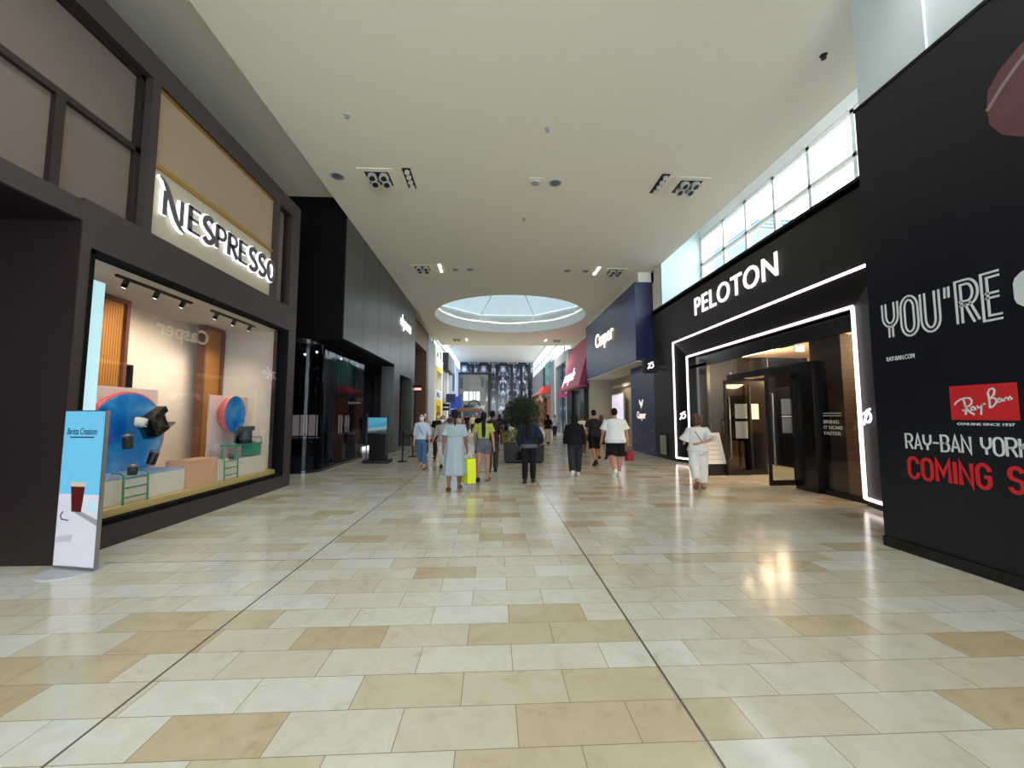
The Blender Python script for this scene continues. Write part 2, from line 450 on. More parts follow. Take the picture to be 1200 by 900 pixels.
def mat_brick():
    m, nt, b = base_mat('dark_brown_brick')
    tc = nt.nodes.new('ShaderNodeTexCoord'); sp = nt.nodes.new('ShaderNodeSeparateXYZ'); cb = nt.nodes.new('ShaderNodeCombineXYZ')
    nt.links.new(tc.outputs['Object'], sp.inputs[0]); nt.links.new(sp.outputs[1], cb.inputs[0]); nt.links.new(sp.outputs[2], cb.inputs[1])
    br = nt.nodes.new('ShaderNodeTexBrick'); br.inputs['Scale'].default_value = 1
    br.inputs['Brick Width'].default_value = .3; br.inputs['Row Height'].default_value = .09; br.inputs['Mortar Size'].default_value = .008
    br.inputs['Color1'].default_value = rgb(64, 46, 38); br.inputs['Color2'].default_value = rgb(50, 36, 32); br.inputs['Mortar'].default_value = rgb(26, 20, 18)
    nt.links.new(cb.outputs[0], br.inputs[0]); nt.links.new(br.outputs[0], b.inputs['Base Color']); b.inputs['Roughness'].default_value = .6
    return m
M['brick'] = mat_brick()
def B(*a): return MB().box(*a)

# ================================================================ SHELL
struct(B(-14, 14, -14, 64, -.2, 0), 'floor', M['floor'])
# main ceiling with the round skylight opening
CX, CY, CR, CZ = 1.0, 23.7, 4.45, 7.5
def ceiling_mesh():
    mb = MB(); x0, x1 = -4.35, 6.5
    for y0, y1 in ((-14, 18.6), (28.8, 33.5)):
        mb.add([(x0,y0,CZ),(x1,y0,CZ),(x1,y1,CZ),(x0,y1,CZ)], [(3,2,1,0)])
    n = 96; ring = []; out = []
    for j in range(n):
        a = 2*PI*j/n; c, s_ = math.cos(a), math.sin(a)
        ring.append((CX + CR*c, CY + CR*s_, CZ))
        tx = ((x1-CX) if c > 0 else (x0-CX)) / c if abs(c) > 1e-6 else 1e9
        ty = ((28.8-CY) if s_ > 0 else (18.6-CY)) / s_ if abs(s_) > 1e-6 else 1e9
        t = min(tx, ty); out.append((CX + t*c, CY + t*s_, CZ))
    mb.add(ring + out, [(j, (j+1) % n, n + (j+1) % n, n + j) for j in range(n)])
    for cx_, cy_ in ((x0,18.6),(x1,18.6),(x1,28.8),(x0,28.8)):
        best = sorted(range(n), key=lambda j: (out[j][0]-cx_)**2 + (out[j][1]-cy_)**2)[:2]
        mb.add([out[best[0]], out[best[1]], (cx_, cy_, CZ)], [(0,1,2)])
    mb.add([(x0,-14,CZ),(x0,33.5,CZ),(x0,33.5,8.0),(x0,-14,8.0)], [(0,1,2,3)])        # drop edge on the left
    mb.add([(x0,33.5,CZ),(x1,33.5,CZ),(x1,33.5,10.4),(x0,33.5,10.4)], [(3,2,1,0)])     # far bulkhead
    return mb
struct(ceiling_mesh(), 'ceiling', M['ceiling'])
struct(B(-9.2, -4.35, -14, 34, 8.0, 8.2), 'ceiling', M['ceiling'])                     # raised cove on the left
struct(B(-5.1, 6.1, 33.5, 60.3, 9.6, 9.8), 'ceiling', M['white'])                      # higher ceiling of the far hall
# skylight: drum, eight-sided ledge, glazing strip and faceted roof
def ringpts(r, z, n=8, rot=PI/8): return [(CX + r*math.cos(rot+2*PI*j/n), CY + r*math.sin(rot+2*PI*j/n), z) for j in range(n)]
drum = MB().loft([[(CX+CR*math.cos(2*PI*j/96), CY+CR*math.sin(2*PI*j/96), z) for j in range(96)] for z in (CZ, CZ+.62)], cap=False)
struct(drum, 'ceiling', M['white'], smooth=True)
ledge = MB().loft([[(CX+4.6*math.cos(PI/8+2*PI*j/96), CY+4.6*math.sin(PI/8+2*PI*j/96), CZ+.62) for j in range(96)],
                   [(CX+4.6*math.cos(PI/8+2*PI*j/96), CY+4.6*math.sin(PI/8+2*PI*j/96), CZ+.7) for j in range(96)]], cap=False)
struct(ledge, 'trim_1', M['grey_light'])
ledge2 = MB().loft([ringpts(5.15, CZ+.55), ringpts(4.62, CZ+.75), ringpts(4.62, CZ+1.0), ringpts(5.1, CZ+1.05)], cap=False)
struct(ledge2, 'trim_2', M['white'])
sky = struct(MB().loft([ringpts(5.0, CZ+1.3), ringpts(2.2, CZ+2.5), ringpts(.05, CZ+2.75)], cap=False), 'window_1', etched_glass())
for j in range(8):
    p, q, r_ = ringpts(5.0, CZ+1.28)[j], ringpts(2.2, CZ+2.48)[j], ringpts(.05, CZ+2.73)[j]
    MB().tube([p, q, r_], .03, 6).build('window_mullion', M['white'], sky)
struct(MB().loft([ringpts(5.0, CZ+1.0), ringpts(5.02, CZ+1.32)], cap=False), 'trim_3', M['white'])

# enclosing walls out of sight behind the shops, so that no daylight leaks in
struct(B(-9.4, -9.2, -14, 64, 0, 8.2), 'wall_left', M['black'])
struct(B(13.0, 13.2, -14, 64, 0, 5.7), 'wall_right', M['black'])

# ================================================================ COFFEE SHOP FACADE (left)
XL = -4.7
fac = MB()
fac.box(-6.0, XL, 4.66, 4.80, 0, 4.1)            # pier beside the entrance
fac.box(-5.0, XL, 9.27, 9.65, 0, 6.28)           # far pier
fac.box(-5.0, XL, 4.80, 9.27, 3.54, 4.1)         # band over the display window
fac.box(-9.2, XL, -4, 4.66, 3.83, 4.06)          # header over the entrance
fac.box(-5.0, XL, -4, 0.3, 0, 3.83)
fac.box(-5.3, XL, -4, 9.65, 6.25, 6.60)          # top band
fac.box(-5.0, XL, 5.42, 5.55, 4.1, 6.25)
fac.box(-5.0, XL, 8.56, 8.74, 4.1, 6.25)
facade = struct(fac, 'wall_left', M['bronze'])
B(-5.0, XL+.012, 4.80, 9.27, 0, .29).build('kick_plate', M['bronze'], facade)
# window frame
wf = MB(); wf.box(-4.82, XL+.015, 4.775, 4.815, .29, 3.54); wf.box(-4.88, XL+.015, 9.20, 9.30, .29, 3.54)
wf.box(-4.82, XL+.015, 4.775, 9.30, 3.49, 3.55); wf.box(-4.82, XL+.015, 4.775, 9.30, .27, .33)
win = struct(wf, 'window_2', M['matt_black'])
B(-4.80, -4.785, 4.815, 7.36, .33, 3.49).build('glass_pane', M['glass'], win)
B(-4.80, -4.785, 7.37, 9.20, .33, 3.49).build('glass_pane', M['glass'], win)
# upper panels
B(-4.92, -4.86, -4, 5.42, 5.20, 6.25).build('panel', M['taupe'], facade)
B(-4.92, -4.86, -4, 4.38, 4.06, 5.14).build('panel', M['taupe'], facade)
B(-4.92, -4.86, 4.46, 5.42, 4.1, 5.14).build('panel', M['taupe'], facade)
B(-4.92, -4.86, 8.74, 9.27, 4.1, 6.25).build('panel', M['taupe'], facade)
B(-4.95, -4.80, -4, 5.42, 5.13, 5.21).build('rail', M['bronze_dark'], facade)
B(-4.95, -4.80, 4.37, 4.47, 4.06, 5.13).build('mullion', M['bronze_dark'], facade)
B(-4.95, -4.80, 5.34, 5.42, 4.1, 6.25).build('mullion', M['bronze_dark'], facade)
B(-4.95, -4.80, -4, 5.42, 6.19, 6.25).build('rail', M['bronze_dark'], facade)
B(-4.95, -4.80, 9.20, 9.27, 4.1, 6.25).build('mullion', M['bronze_dark'], facade)
B(-4.84, -4.76, 5.55, 8.56, 5.14, 6.25).build('panel', M['beige'], facade)
B(-4.84, -4.76, 5.55, 8.56, 4.1, 5.09).build('panel', M['beige_light'], facade)
B(-4.84, -4.72, 5.55, 8.56, 5.08, 5.14).build('rail', M['gold'], facade)
B(-4.84, -4.74, 5.55, 8.56, 6.20, 6.25).build('rail', M['gold'], facade)
# entrance recess
rec = struct(B(-7.2, -7.0, 0.3, 4.66, 0, 3.83), 'wall_left', M['bronze_dark'])
B(-6.995, -6.95, 1.2, 3.9, 0.05, 2.6).build('glass_pane', M['glass_dark'], rec)
struct(B(-9.2, -6.0, 4.66, 4.80, 0, 4.1), 'wall_left', M['bronze_dark'])
B(-6.0, XL-.004, 4.652, 4.662, 0, 3.83).build('panel', M['bronze_dark'], facade)
B(-9.2, XL-.02, -4, 4.655, 3.82, 3.832).build('soffit', M['bronze_dark'], facade)
# top of the shop and the wall behind it up to the raised cove
struct(B(-9.2, -5.0, -14, 9.6, 6.25, 6.5), 'wall_left', M['black'])
# display room behind the glass
room = MB()
room.box(-6.62, -6.5, 4.85, 9.6, 0, 3.8)                    # back
struct(room, 'wall_left', M['soft_white'])
struct(B(-6.6, -4.93, 9.42, 9.55, 0, 3.8), 'wall_left', M['soft_white'])
struct(B(-6.6, -4.93, 4.80, 4.86, 0, 3.8), 'wall_left', M['soft_white'])
struct(B(-6.6, -4.84, 4.80, 9.55, 3.535, 3.75), 'ceiling', M['soft_white'])
struct(B(-6.6, -4.81, 4.86, 9.42, 0, .42), 'floor', M['sill'])
B(-6.49, -6.44, 7.05, 7.45, .42, 2.5).build('recess', M['matt_black'], facade)
B(-6.49, -6.42, 6.95, 7.05, .42, 3.53).build('panel', M['soft_white'], facade)

# --- illuminated sign of the coffee shop: flared capitals with a swooping first letter
def nespresso():
    t = thing('wall_sign', 'white halo-lit capital lettering on the beige panel above the display window', 'sign', (-4.75, 7.0, 4.5))
    H = .47
    # letters: list of strokes ((pts), width list) in unit boxes
    thick, thin = .15, .07
    L = {
     'E': ([[(.08,0),(.08,1)], [(0,.96),(.78,.96)], [(0,.52),(.66,.52)], [(0,.04),(.82,.04)]], [thick*1.3, .1, .1, .1], .62),
     'S': ([arc(.42,.75,.34,.25,35,180,7)+[(.1,.66),(.3,.54),(.6,.44),(.78,.33)]+arc(.42,.25,.38,.25,10,-150,8)], [.19], .66),
     'P': ([[(.08,0),(.08,1)], [(.06,.95),(.4,.95)]+arc(.42,.7,.36,.25,80,-80,8)+[(.4,.45),(.08,.45)]], [thick*1.3, .13], .68),
     'R': ([[(.08,0),(.08,1)], [(.06,.95),(.4,.95)]+arc(.42,.72,.34,.23,80,-80,8)+[(.4,.49),(.08,.49)], [(.34,.49),(.86,0)]], [thick*1.3, .13, .19], .72),
     'O': ([arc(.5,.5,.44,.48,0,350,20)], [.17], .9),
    }
    Mx = frame_mat((-4.745, 5.66, 4.44), (0, 1, 0), (0, 0, 1))
    def put(strokes, x, wd, h, tilt=0):
        face = MB(); halo = MB()
        for pts, w in strokes:
            q = [(x + p[0]*wd, p[1]*h) for p in pts]
            wl = [v*h*1.15 for v in w] if isinstance(w, list) else w*h*1.15
            ribbon(face, q, wl, Mx @ Matrix.Translation((0, 0, .05)), .012)
            wh = [v + .03 for v in wl] if isinstance(wl, list) else wl + .03
            ribbon(halo, q, wh, Mx @ Matrix.Translation((0, 0, .012)), .03)
        hb = halo.build('letter', M['sign_cool'], t); face.build('letter_face', M['letter_dark'], hb)
    # the N: two stems and a long curved diagonal sweeping above and below the line
    put([([(.16,.02),(.16,.78)], .13), ([(.86,.0),(.86,.80)], .12),
         ([(-.10,1.14),(.06,1.08),(.2,.92),(.34,.66),(.5,.36),(.66,.08),(.84,-.12),(1.02,-.2)], [.02,.07,.13,.17,.18,.16,.1,.02])], 0, .44, .46)
    x = .52
    for c in 'ESPRESSO':
        st, ws, adv = L[c]
        put([(s_, ws[min(i, len(ws)-1)]) for i, s_ in enumerate(st)], x, .30 if c != 'O' else .29, .40)
        x += .305 if c in 'ES' else .31
nespresso()

# --- things in the display window
def put_panel(name, label, x, y0, y1, z0, z1, m, cat='panel'):
    o = B(x-.03, x, y0, y1, z0, z1).build(name, m, None, bevel=.004); return tag(o, label, cat)
put_panel('backdrop_panel', 'square blush display panel behind the large blue disc', -5.64, 5.35, 7.02, .42, 2.03, M['blush'])
put_panel('backdrop_panel', 'blush display panel behind the small blue dish at the window end', -5.46, 8.0, 9.2, .42, 2.0, M['blush'])
t = thing('display_disc', 'large blue disc with coral rim standing on the perforated plinth', 'disc', (-5.6, 6.42, .77))
MB().cyl((-5.63, 6.42, 1.30), (-5.54, 6.42, 1.30), .66, n=64).build('rim', M['coral_edge'], t, bevel=.01)
MB().cyl((-5.54, 6.40, 1.30), (-5.52, 6.40, 1.30), .63, n=64).build('face', M['disc_blue'], t)
t = thing('display_dish', 'small blue dish with coral back hung on the blush panel', 'disc', (-5.4, 8.47, 1.62))
dish = MB().loft([[(x, 8.47 + r*math.cos(2*PI*j/40), 1.62 + 1.12*r*math.sin(2*PI*j/40)) for j in range(40)] for x, r in ((-5.455,.01),(-5.45,.26),(-5.36,.33),(-5.26,.34),(-5.26,.33))], cap=False)
dish.build('back', M['coral_edge'], t, smooth=True)
MB().loft([[(x, 8.47 + r*math.cos(2*PI*j/40), 1.62 + 1.12*r*math.sin(2*PI*j/40)) for j in range(40)] for x, r in ((-5.255,.33),(-5.27,.25),(-5.29,.12),(-5.295,.01))], cap=False).build('face', M['disc_blue'], t, smooth=True)
# plinths
t = thing('display_plinth', 'long low white plinth with a perforated top edge', 'plinth', (-5.25, 6.0, .42))
B(-5.5, -4.95, 5.32, 6.78, .42, .75).build('body', M['soft_white'], t, bevel=.006)
pt = MB()
for i in range(34): pt.box(-5.5, -4.945, 5.33 + i*.043, 5.35 + i*.043, .75, .775)
pt.build('top_grille', M['pale_blue'], t)
tag(B(-5.3, -4.93, 6.84, 7.52, .42, .86).build('display_plinth', M['peach'], bevel=.006), 'peach block plinth between the two white plinths', 'plinth')
tag(B(-5.3, -4.95, 7.56, 9.1, .42, .76).build('display_plinth', M['soft_white'], bevel=.006), 'low white plinth under the green stand at the window end', 'plinth')
def ladder(y0, y1, ztop, x, label):
    t = thing('display_ladder', label, 'ladder', (x, (y0+y1)/2, .42))
    for y in (y0, y1):
        MB().tube([(x+.01, y, .42), (x, y, ztop), (x-.06, y, ztop+.035), (x-.16, y, ztop+.035)], .013).build('rail', M['green_metal'], t, smooth=True)
    n = 3
    for k in range(n):
        z = .42 + (ztop-.42)*(k+.7)/n
        MB().cyl((x, y0, z), (x, y1, z), .011, n=8).build('rung', M['green_metal'], t, smooth=True)
ladder(5.62, 6.0, .80, -4.88, 'green toy ladder leaning on the perforated plinth')
ladder(7.62, 8.0, .80, -4.88, 'green toy ladder leaning on the plinth below the small dish')
t = thing('display_stand', 'small green metal stand carrying the coffee machine', 'stand', (-5.1, 8.5, .76))
B(-5.25, -4.98, 8.05, 8.98, 1.0, 1.03).build('shelf', M['green_metal'], t)
B(-5.2, -5.0, 8.62, 8.95, .78, 1.0).build('panel', M['green_metal'], t)
for y in (8.08, 8.95):
    for x in (-5.23, -5.0): MB().cyl((x, y, .76), (x, y, 1.0), .012, n=8).build('leg', M['green_metal'], t)
MB().tube([(-5.0, 8.97, 1.03), (-5.0, 8.97, 1.14), (-5.23, 8.97, 1.14), (-5.23, 8.97, 1.03)], .012).build('rail', M['green_metal'], t)
def coffee_machine(name, label, c, rot, s):
    t = thing(name, label, 'coffee machine', c)
    R = Matrix.Translation(c) @ Matrix.Rotation(rot, 4, 'X') @ Matrix.Scale(s, 4)
    def part(nm, mb, m, par=t, **k):
        mb.v = [R @ v for v in mb.v]; return mb.build(nm, m, par, **k)
    part('body', B(-.09, .09, -.13, .13, 0, .26), M['machine'], bevel=.015)
    part('head', B(-.075, .075, -.13, .24, .25, .35), M['machine'], bevel=.015)
    part('spout', MB().cyl((0, .2, .22), (0, .2, .15), .03, .02), M['steel'])
    part('drip_tray', B(-.07, .07, .13, .28, 0, .03), M['steel'], bevel=.005)
    part('water_tank', B(-.08, .08, -.2, -.135, .02, .28), M['glass_dark'])
    return t
coffee_machine('coffee_machine', 'black coffee machine standing on the green stand', (-5.11, 8.55, 1.033), 0, 1.0)
coffee_machine('coffee_machine', 'black coffee machine tipped in mid air before the large blue disc', (-5.25, 6.60, 1.33), .55, 1.0)
t = thing('coffee_cup', 'white cup tipped beside the floating coffee machine', 'cup', (-5.2, 6.3, 1.45))
cup = MB().lathe((0, 0, 0), [(.045, 0), (.062, .02), (.075, .12), (.07, .12), (.055, .02), (.01, .015)])
R_ = Matrix.Translation((-5.2, 6.17, 1.44)) @ Matrix.Rotation(-.35, 4, 'X')
cup.v = [R_ @ v for v in cup.v]; cup.build('bowl', M['cup_white'], t, smooth=True)
hb = MB().tube([(0, .07, .03), (0, .12, .04), (0, .12, .09), (0, .07, .1)], .01); hb.v = [R_ @ v for v in hb.v]; hb.build('handle', M['cup_white'], t, smooth=True)
for i, (y, z, a, lab) in enumerate(((6.02, 1.13, .1, 'black coffee tin hanging before the middle of the blue disc'), (6.42, .86, -.35, 'black coffee tin tilting above the green ladder'))):
    t = thing('coffee_tin', lab, 'tin', (-5.2, y, z))
    R_ = Matrix.Translation((-5.2, y, z)) @ Matrix.Rotation(a, 4, 'X')
    c = MB().lathe((0, 0, 0), [(.055, 0), (.06, .01), (.06, .2), (.055, .21)]); c.v = [R_ @ v for v in c.v]; c.build('body', M['machine'], t, smooth=True)
    c = MB().lathe((0, 0, 0), [(.061, .17), (.061, .205), (.02, .215)]); c.v = [R_ @ v for v in c.v]; c.build('lid', M['steel'], t, smooth=True)
t = thing('coffee_tin', 'small dark tin on top of the green ladder by the perforated plinth', 'tin', (-5.0, 5.95, .775))
MB().lathe((-5.03, 5.92, .776), [(.05, 0), (.055, .01), (.055, .13), (.05, .14)]).build('body', M['machine'], t, smooth=True)
MB().lathe((-5.03, 5.92, .776), [(.056, .11), (.056, .145), (.01, .15)]).build('lid', M['steel'], t, smooth=True)
t = thing('coffee_tin', 'small dark tin beside the ladder below the small dish', 'tin', (-5.05, 7.95, .76))
MB().lathe((-5.05, 8.09, .76), [(.05, 0), (.055, .01), (.055, .12), (.05, .13)]).build('body', M['machine'], t, smooth=True)
MB().lathe((-5.05, 8.09, .76), [(.056, .1), (.056, .135), (.01, .14)]).build('lid', M['steel'], t, smooth=True)
# light box strip at the near side, slatted screens, spot tracks
tag(B(-5.12, -5.0, 5.10, 5.30, .42, 3.3).build('light_box', emis('pale_blue_light', (.52, .78, .88, 1), .75), bevel=.01), 'tall pale blue light box at the entrance end of the display window', 'light box')
def screen(y0, y1, label):
    t = thing('slatted_screen', label, 'screen', (-6.2, (y0+y1)/2, .42))
    B(-6.24, -6.18, y0+.06, y1-.06, .42, 3.46).build('slat_panel', M['slat_gold'], t)
    for a, b in ((y0, y0+.06), (y1-.06, y1)): B(-6.27, -6.12, a, b, .42, 3.52).build('post', M['wood'], t)
    B(-6.27, -6.12, y0+.06, y1-.06, 3.46, 3.52).build('rail', M['wood'], t)
screen(6.05, 6.95, 'golden slatted screen behind the large blue disc')
screen(8.72, 9.36, 'golden slatted screen beside the far wall of the window')
def track(y0, y1, label):
    t = thing('track_light', label, 'track light', (-5.16, (y0+y1)/2, 3.535))
    B(-5.18, -5.14, y0, y1, 3.50, 3.535).build('track', M['matt_black'], t)
    for k in range(3):
        y = y0 + (y1-y0)*(.12 + .38*k)
        sp = MB().cyl((-5.16, y, 3.50), (-5.22, y+.02, 3.41), .035, n=14).build('spot_head', M['matt_black'], t)
        MB().cyl((-5.218, y+.02, 3.413), (-5.225, y+.021, 3.403), .026, n=14).build('lens', M['lamp_white'], sp)
track(5.6, 6.98, 'black track of spotlights above the large blue disc')
track(7.46, 8.82, 'black track of spotlights above the small dish')

# --- standing poster panel before the pier
t = thing('standing_poster', 'tall light blue standing poster with an iced coffee cup by the shop pier', 'poster stand', (-4.33, 4.47, 0))
P0, P1 = Vector((-4.58, 4.53, 0)), Vector((-4.06, 4.42, 0)); ud = (P1-P0).normalized(); nd = Vector((ud.y, -ud.x, 0)); PW = (P1-P0).length
PM = frame_mat(P0 + nd*.0 + Vector((0, 0, 0)), ud, (0, 0, 1))
def pbox(mb, x0, x1, y0, y1, z0, z1):
    mb.box(x0, x1, y0, y1, z0, z1); mb.v[-8:] = [PM @ v for v in mb.v[-8:]]; return mb
def pflat(pts, z, d=.002): 
    return MB().prism([PM @ Vector((x*PW, y, z)) for x, y in pts], (PM.to_3x3() @ Vector((0, 0, 1)))*d)
HT = 1.655
pbox(MB(), 0, PW, .03, HT, -.035, 0).build('board', M['steel'], t)
bp = MB().lathe((P0.x+PW/2-.02, P0.y-.06, 0), [(.25, 0), (.25, .010), (.235, .014)], 32).build('base_plate', M['grey_light'], t)
pflat([(.02,.78),(.98,.78),(.98,HT-.01),(.02,HT-.01)], .001).build('sky_print', mat('sky_blue_print', rgb(112, 190, 226), .5, var=.05, scale=1.5), t)
pflat([(.02,.05),(.98,.05),(.98,.78),(.02,.78)], .001).build('table_print', mat('lilac_white_print', rgb(212, 206, 216), .5, var=.03), t)
pflat([(.30,.88),(.64,.88),(.59,.60),(.36,.60)], .003).build('cup_print', mat('cola_print', rgb(86, 26, 22), .3, var=.5, scale=14), t)
pflat([(.28,.905),(.66,.905),(.64,.86),(.30,.86)], .004).build('cup_rim_print', mat('froth_print', rgb(206, 190, 176), .4, var=.1), t)
pflat([(.59,.605),(.98,.53),(.98,.47),(.42,.595)], .0025).build('shadow_print', mat('mauve_print', rgb(150, 142, 150), .5), t)
pflat([(.04,.28),(.4,.30),(.42,.37),(.04,.34)], .0025).build('shadow_print', mat('pale_mauve_print', rgb(186, 178, 190), .5), t)
pflat([(.72,.62),(.95,.60),(.96,.68),(.74,.72)], .0025).build('ice_print', mat('ice_print', rgb(190, 220, 232), .3, var=.15, scale=30), t)
rb = MB(); ribbon(rb, [(.16*PW,.60),(.10*PW,.56),(.13*PW,.52),(.3*PW,.51)], .012, PM @ Matrix.Translation((0,0,.003)), .002); rb.build('straw_print', M['dark_steel'], t)
text('Barista Creations', 'script_print', M['black'], PM @ Vector((.09*PW, 1.40, .003)), ud, (0,0,1), .74*PW, .07, .002, parent=t, shear=.35)
pflat([(.18,1.366),(.76,1.366),(.76,1.378),(.18,1.378)], .003).build('caption_print', M['charcoal'], t)

# ================================================================ DARK SHOP (left, beyond the coffee shop)
XF = -4.35
struct(B(-9.2, XF, 11.56, 11.70, 3.80, 8.0), 'wall_left', M['matt_black'])          # black flank
struct(B(-9.2, -5.0, 11.72, 33.5, 6.6, 7.2), 'wall_left', M['black'])
df = MB()
df.box(XF-.25, XF, 11.70, 22.3, 3.84, 7.5)
df.box(XF-.55, XF, 17.75, 18.85, 0, 3.84)
df.box(XF-.55, XF, 21.6, 22.3, 0, 3.84)
df.box(XF-.25, XF, 18.85, 21.6, 3.52, 3.84)
fas = struct(df, 'wall_left', M['steel_panel'])
for y in (13.4, 15.2, 17.0, 18.8, 20.6): B(XF-.01, XF+.003, y, y+.012, 3.84, 7.5).build('panel_joint', M['charcoal'], fas)
struct(B(-9.2, XF-.02, 11.45, 22.3, 3.76, 3.84), 'ceiling', M['matt_black'])             # soffit
def curve_path(off=0.0):
    p = [(-8.6, 11.45+off), (-5.45, 11.45+off)]
    p += [(-5.45 + (.5-off)*math.sin(math.radians(a)), 11.95 - (.5-off)*math.cos(math.radians(a))) for a in range(10, 90, 10)]
    p += [(-4.95-off, 11.95), (-4.95-off, 15.55)]
    return p
def curve_wall(z0, z1, o0, o1):
    a = curve_path(o0); b = curve_path(o1); mb = MB()
    rings = [[(p[0],p[1],z0),(p[0],p[1],z1),(q[0],q[1],z1),(q[0],q[1],z0)] for p, q in zip(a, b)]
    return mb.loft(rings)
gl = struct(curve_wall(.08, 3.66, 0, .02), 'window_3', M['glass_dark'], smooth=False)
curve_wall(0, .08, -.02, .1).build('window_sill', M['gloss_black'], gl)
curve_wall(3.64, 3.78, -.02, .1).build('window_head', M['gloss_black'], gl)
# slim vertical fins on the pane
pth = curve_path(.03); seg = []
for (x0, y0), (x1, y1) in zip(pth, pth[1:]):
    seg.append(math.hypot(x1-x0, y1-y0))
tot = sum(seg); d = 1.75; k = 0
while d < tot:
    acc = 0
    for i, L_ in enumerate(seg):
        if acc + L_ >= d:
            f = (d-acc)/L_; x = pth[i][0] + (pth[i+1][0]-pth[i][0])*f; y = pth[i][1] + (pth[i+1][1]-pth[i][1])*f; break
        acc += L_
    MB().cyl((x, y, .08), (x, y, 3.66), .012, n=6).build('window_fin', mat('blue_black_fin', rgb(22, 32, 46), .95, spec=.1) if k == 0 else bpy.data.materials['blue_black_fin'], gl)
    k += 1; d += .21
struct(B(-9.0, -5.9, 15.55, 15.65, 0, 3.8), 'wall_left', M['black'])
struct(B(-9.0, -8.6, 11.4, 33.5, 0, 3.8), 'wall_left', M['black'])
struct(B(-6.6, -6.5, 15.6, 22.3, 0, 3.8), 'wall_left', M['gloss_black'])
struct(B(-6.5, XF-.1, 22.25, 22.4, 0, 7.5), 'wall_left', M['charcoal'])
B(-6.48, -6.45, 18.9, 21.5, .3, 3.4).build('panel', M['steel_slat'], fas)
# glowing display shelf far inside the second opening
tag(B(-6.2, -5.6, 19.2, 21.4, .0, .12).build('lit_plinth', emis('lit_white_plinth', (1, .96, .92, 1), .9)), 'low glowing white plinth inside the second dark shop opening', 'plinth')
# display shelf behind the curved pane
t = thing('product_shelf', 'dark shelf with two lit photo panels behind the curved shop window', 'shelf', (-6.2, 12.1, 0))
B(-6.1, -5.15, 12.05, 12.4, .92, .96).build('board', M['soft_white'], t)
B(-6.1, -6.04, 12.05, 12.4, 0, .92).build('leg', M['black'], t); B(-5.21, -5.15, 12.05, 12.4, 0, .92).build('leg', M['black'], t)
for x in (-5.98, -5.58): B(x, x+.33, 12.30, 12.33, 1.0, 1.62).build('photo_panel', emis('sepia_panel', rgb(170, 145, 128), 1.0), t)
t = thing('product_shelf', 'dark shelf with lit photo panels behind the long glass flank', 'shelf', (-5.6, 14.8, 0))
B(-5.5, -5.15, 14.1, 15.4, .92, .96).build('board', M['charcoal'], t)
for y in (14.1, 15.34): B(-5.5, -5.15, y, y+.06, 0, .92).build('leg', M['black'], t)
for y in (14.3, 14.9): B(-5.4, -5.38, y, y+.42, 1.0, 1.62).build('photo_panel', bpy.data.materials['sepia_panel'], t)
for i, x in enumerate((-6.03, -5.75, -5.47)):
    tag(B(x, x+.24, 12.1, 12.36, .0, .40).build('product_box', mat('dim_grey_box_%d' % i, rgb(110, 114, 118), .6), bevel=.01), ('leftmost', 'middle', 'rightmost')[i] + ' of three grey boxes under the photo shelf in the curved window', 'box', 'boxes under the photo shelf')
for i, (x, y) in enumerate(((-6.2, 13.4), (-5.6, 12.9), (-5.4, 14.4))):
    tag(MB().cyl((x, y, 3.64), (x, y, 3.58), .04, n=12).build('shop_downlight', M['lamp_white']), ('first', 'second', 'third')[i] + ' small downlight inside the curved dark window', 'downlight')
# signs
text('dyson', 'wall_sign', M['sign_white'], (XF+.03, 18.55, 5.62), (0,1,0), (0,0,1), 2.3, .75, .04, bold=.01)
tag(bpy.data.objects['wall_sign.001'] if 'wall_sign.001' in bpy.data.objects else bpy.data.objects['wall_sign'], 'lit white lowercase lettering on the grey metal fascia', 'sign')
t = thing('entrance_sign', 'small glowing white sign in the black shop entrance', 'sign', (-5.4, 15.7, 2.0))
B(-5.62, -5.0, 15.64, 15.66, 1.98, 2.18).build('board', M['black'], t)
text('dyson', 'lettering', M['sign_white'], (-5.55, 15.63, 2.02), (1,0,0), (0,0,1), .48, .13, .01, bold=.02, parent=t)
t = thing('blade_sign', 'small red-lit blade sign on the far pier of the dark shop', 'sign', (-4.2, 22.2, 3.0))
B(-4.34, -3.98, 22.3, 22.36, 2.9, 3.3).build('board', M['black'], t); B(-4.34, -3.98, 22.29, 22.3, 3.0, 3.12).build('sign_strip', emis('coral_glow', (1, .35, .3, 1), 1.5), t)
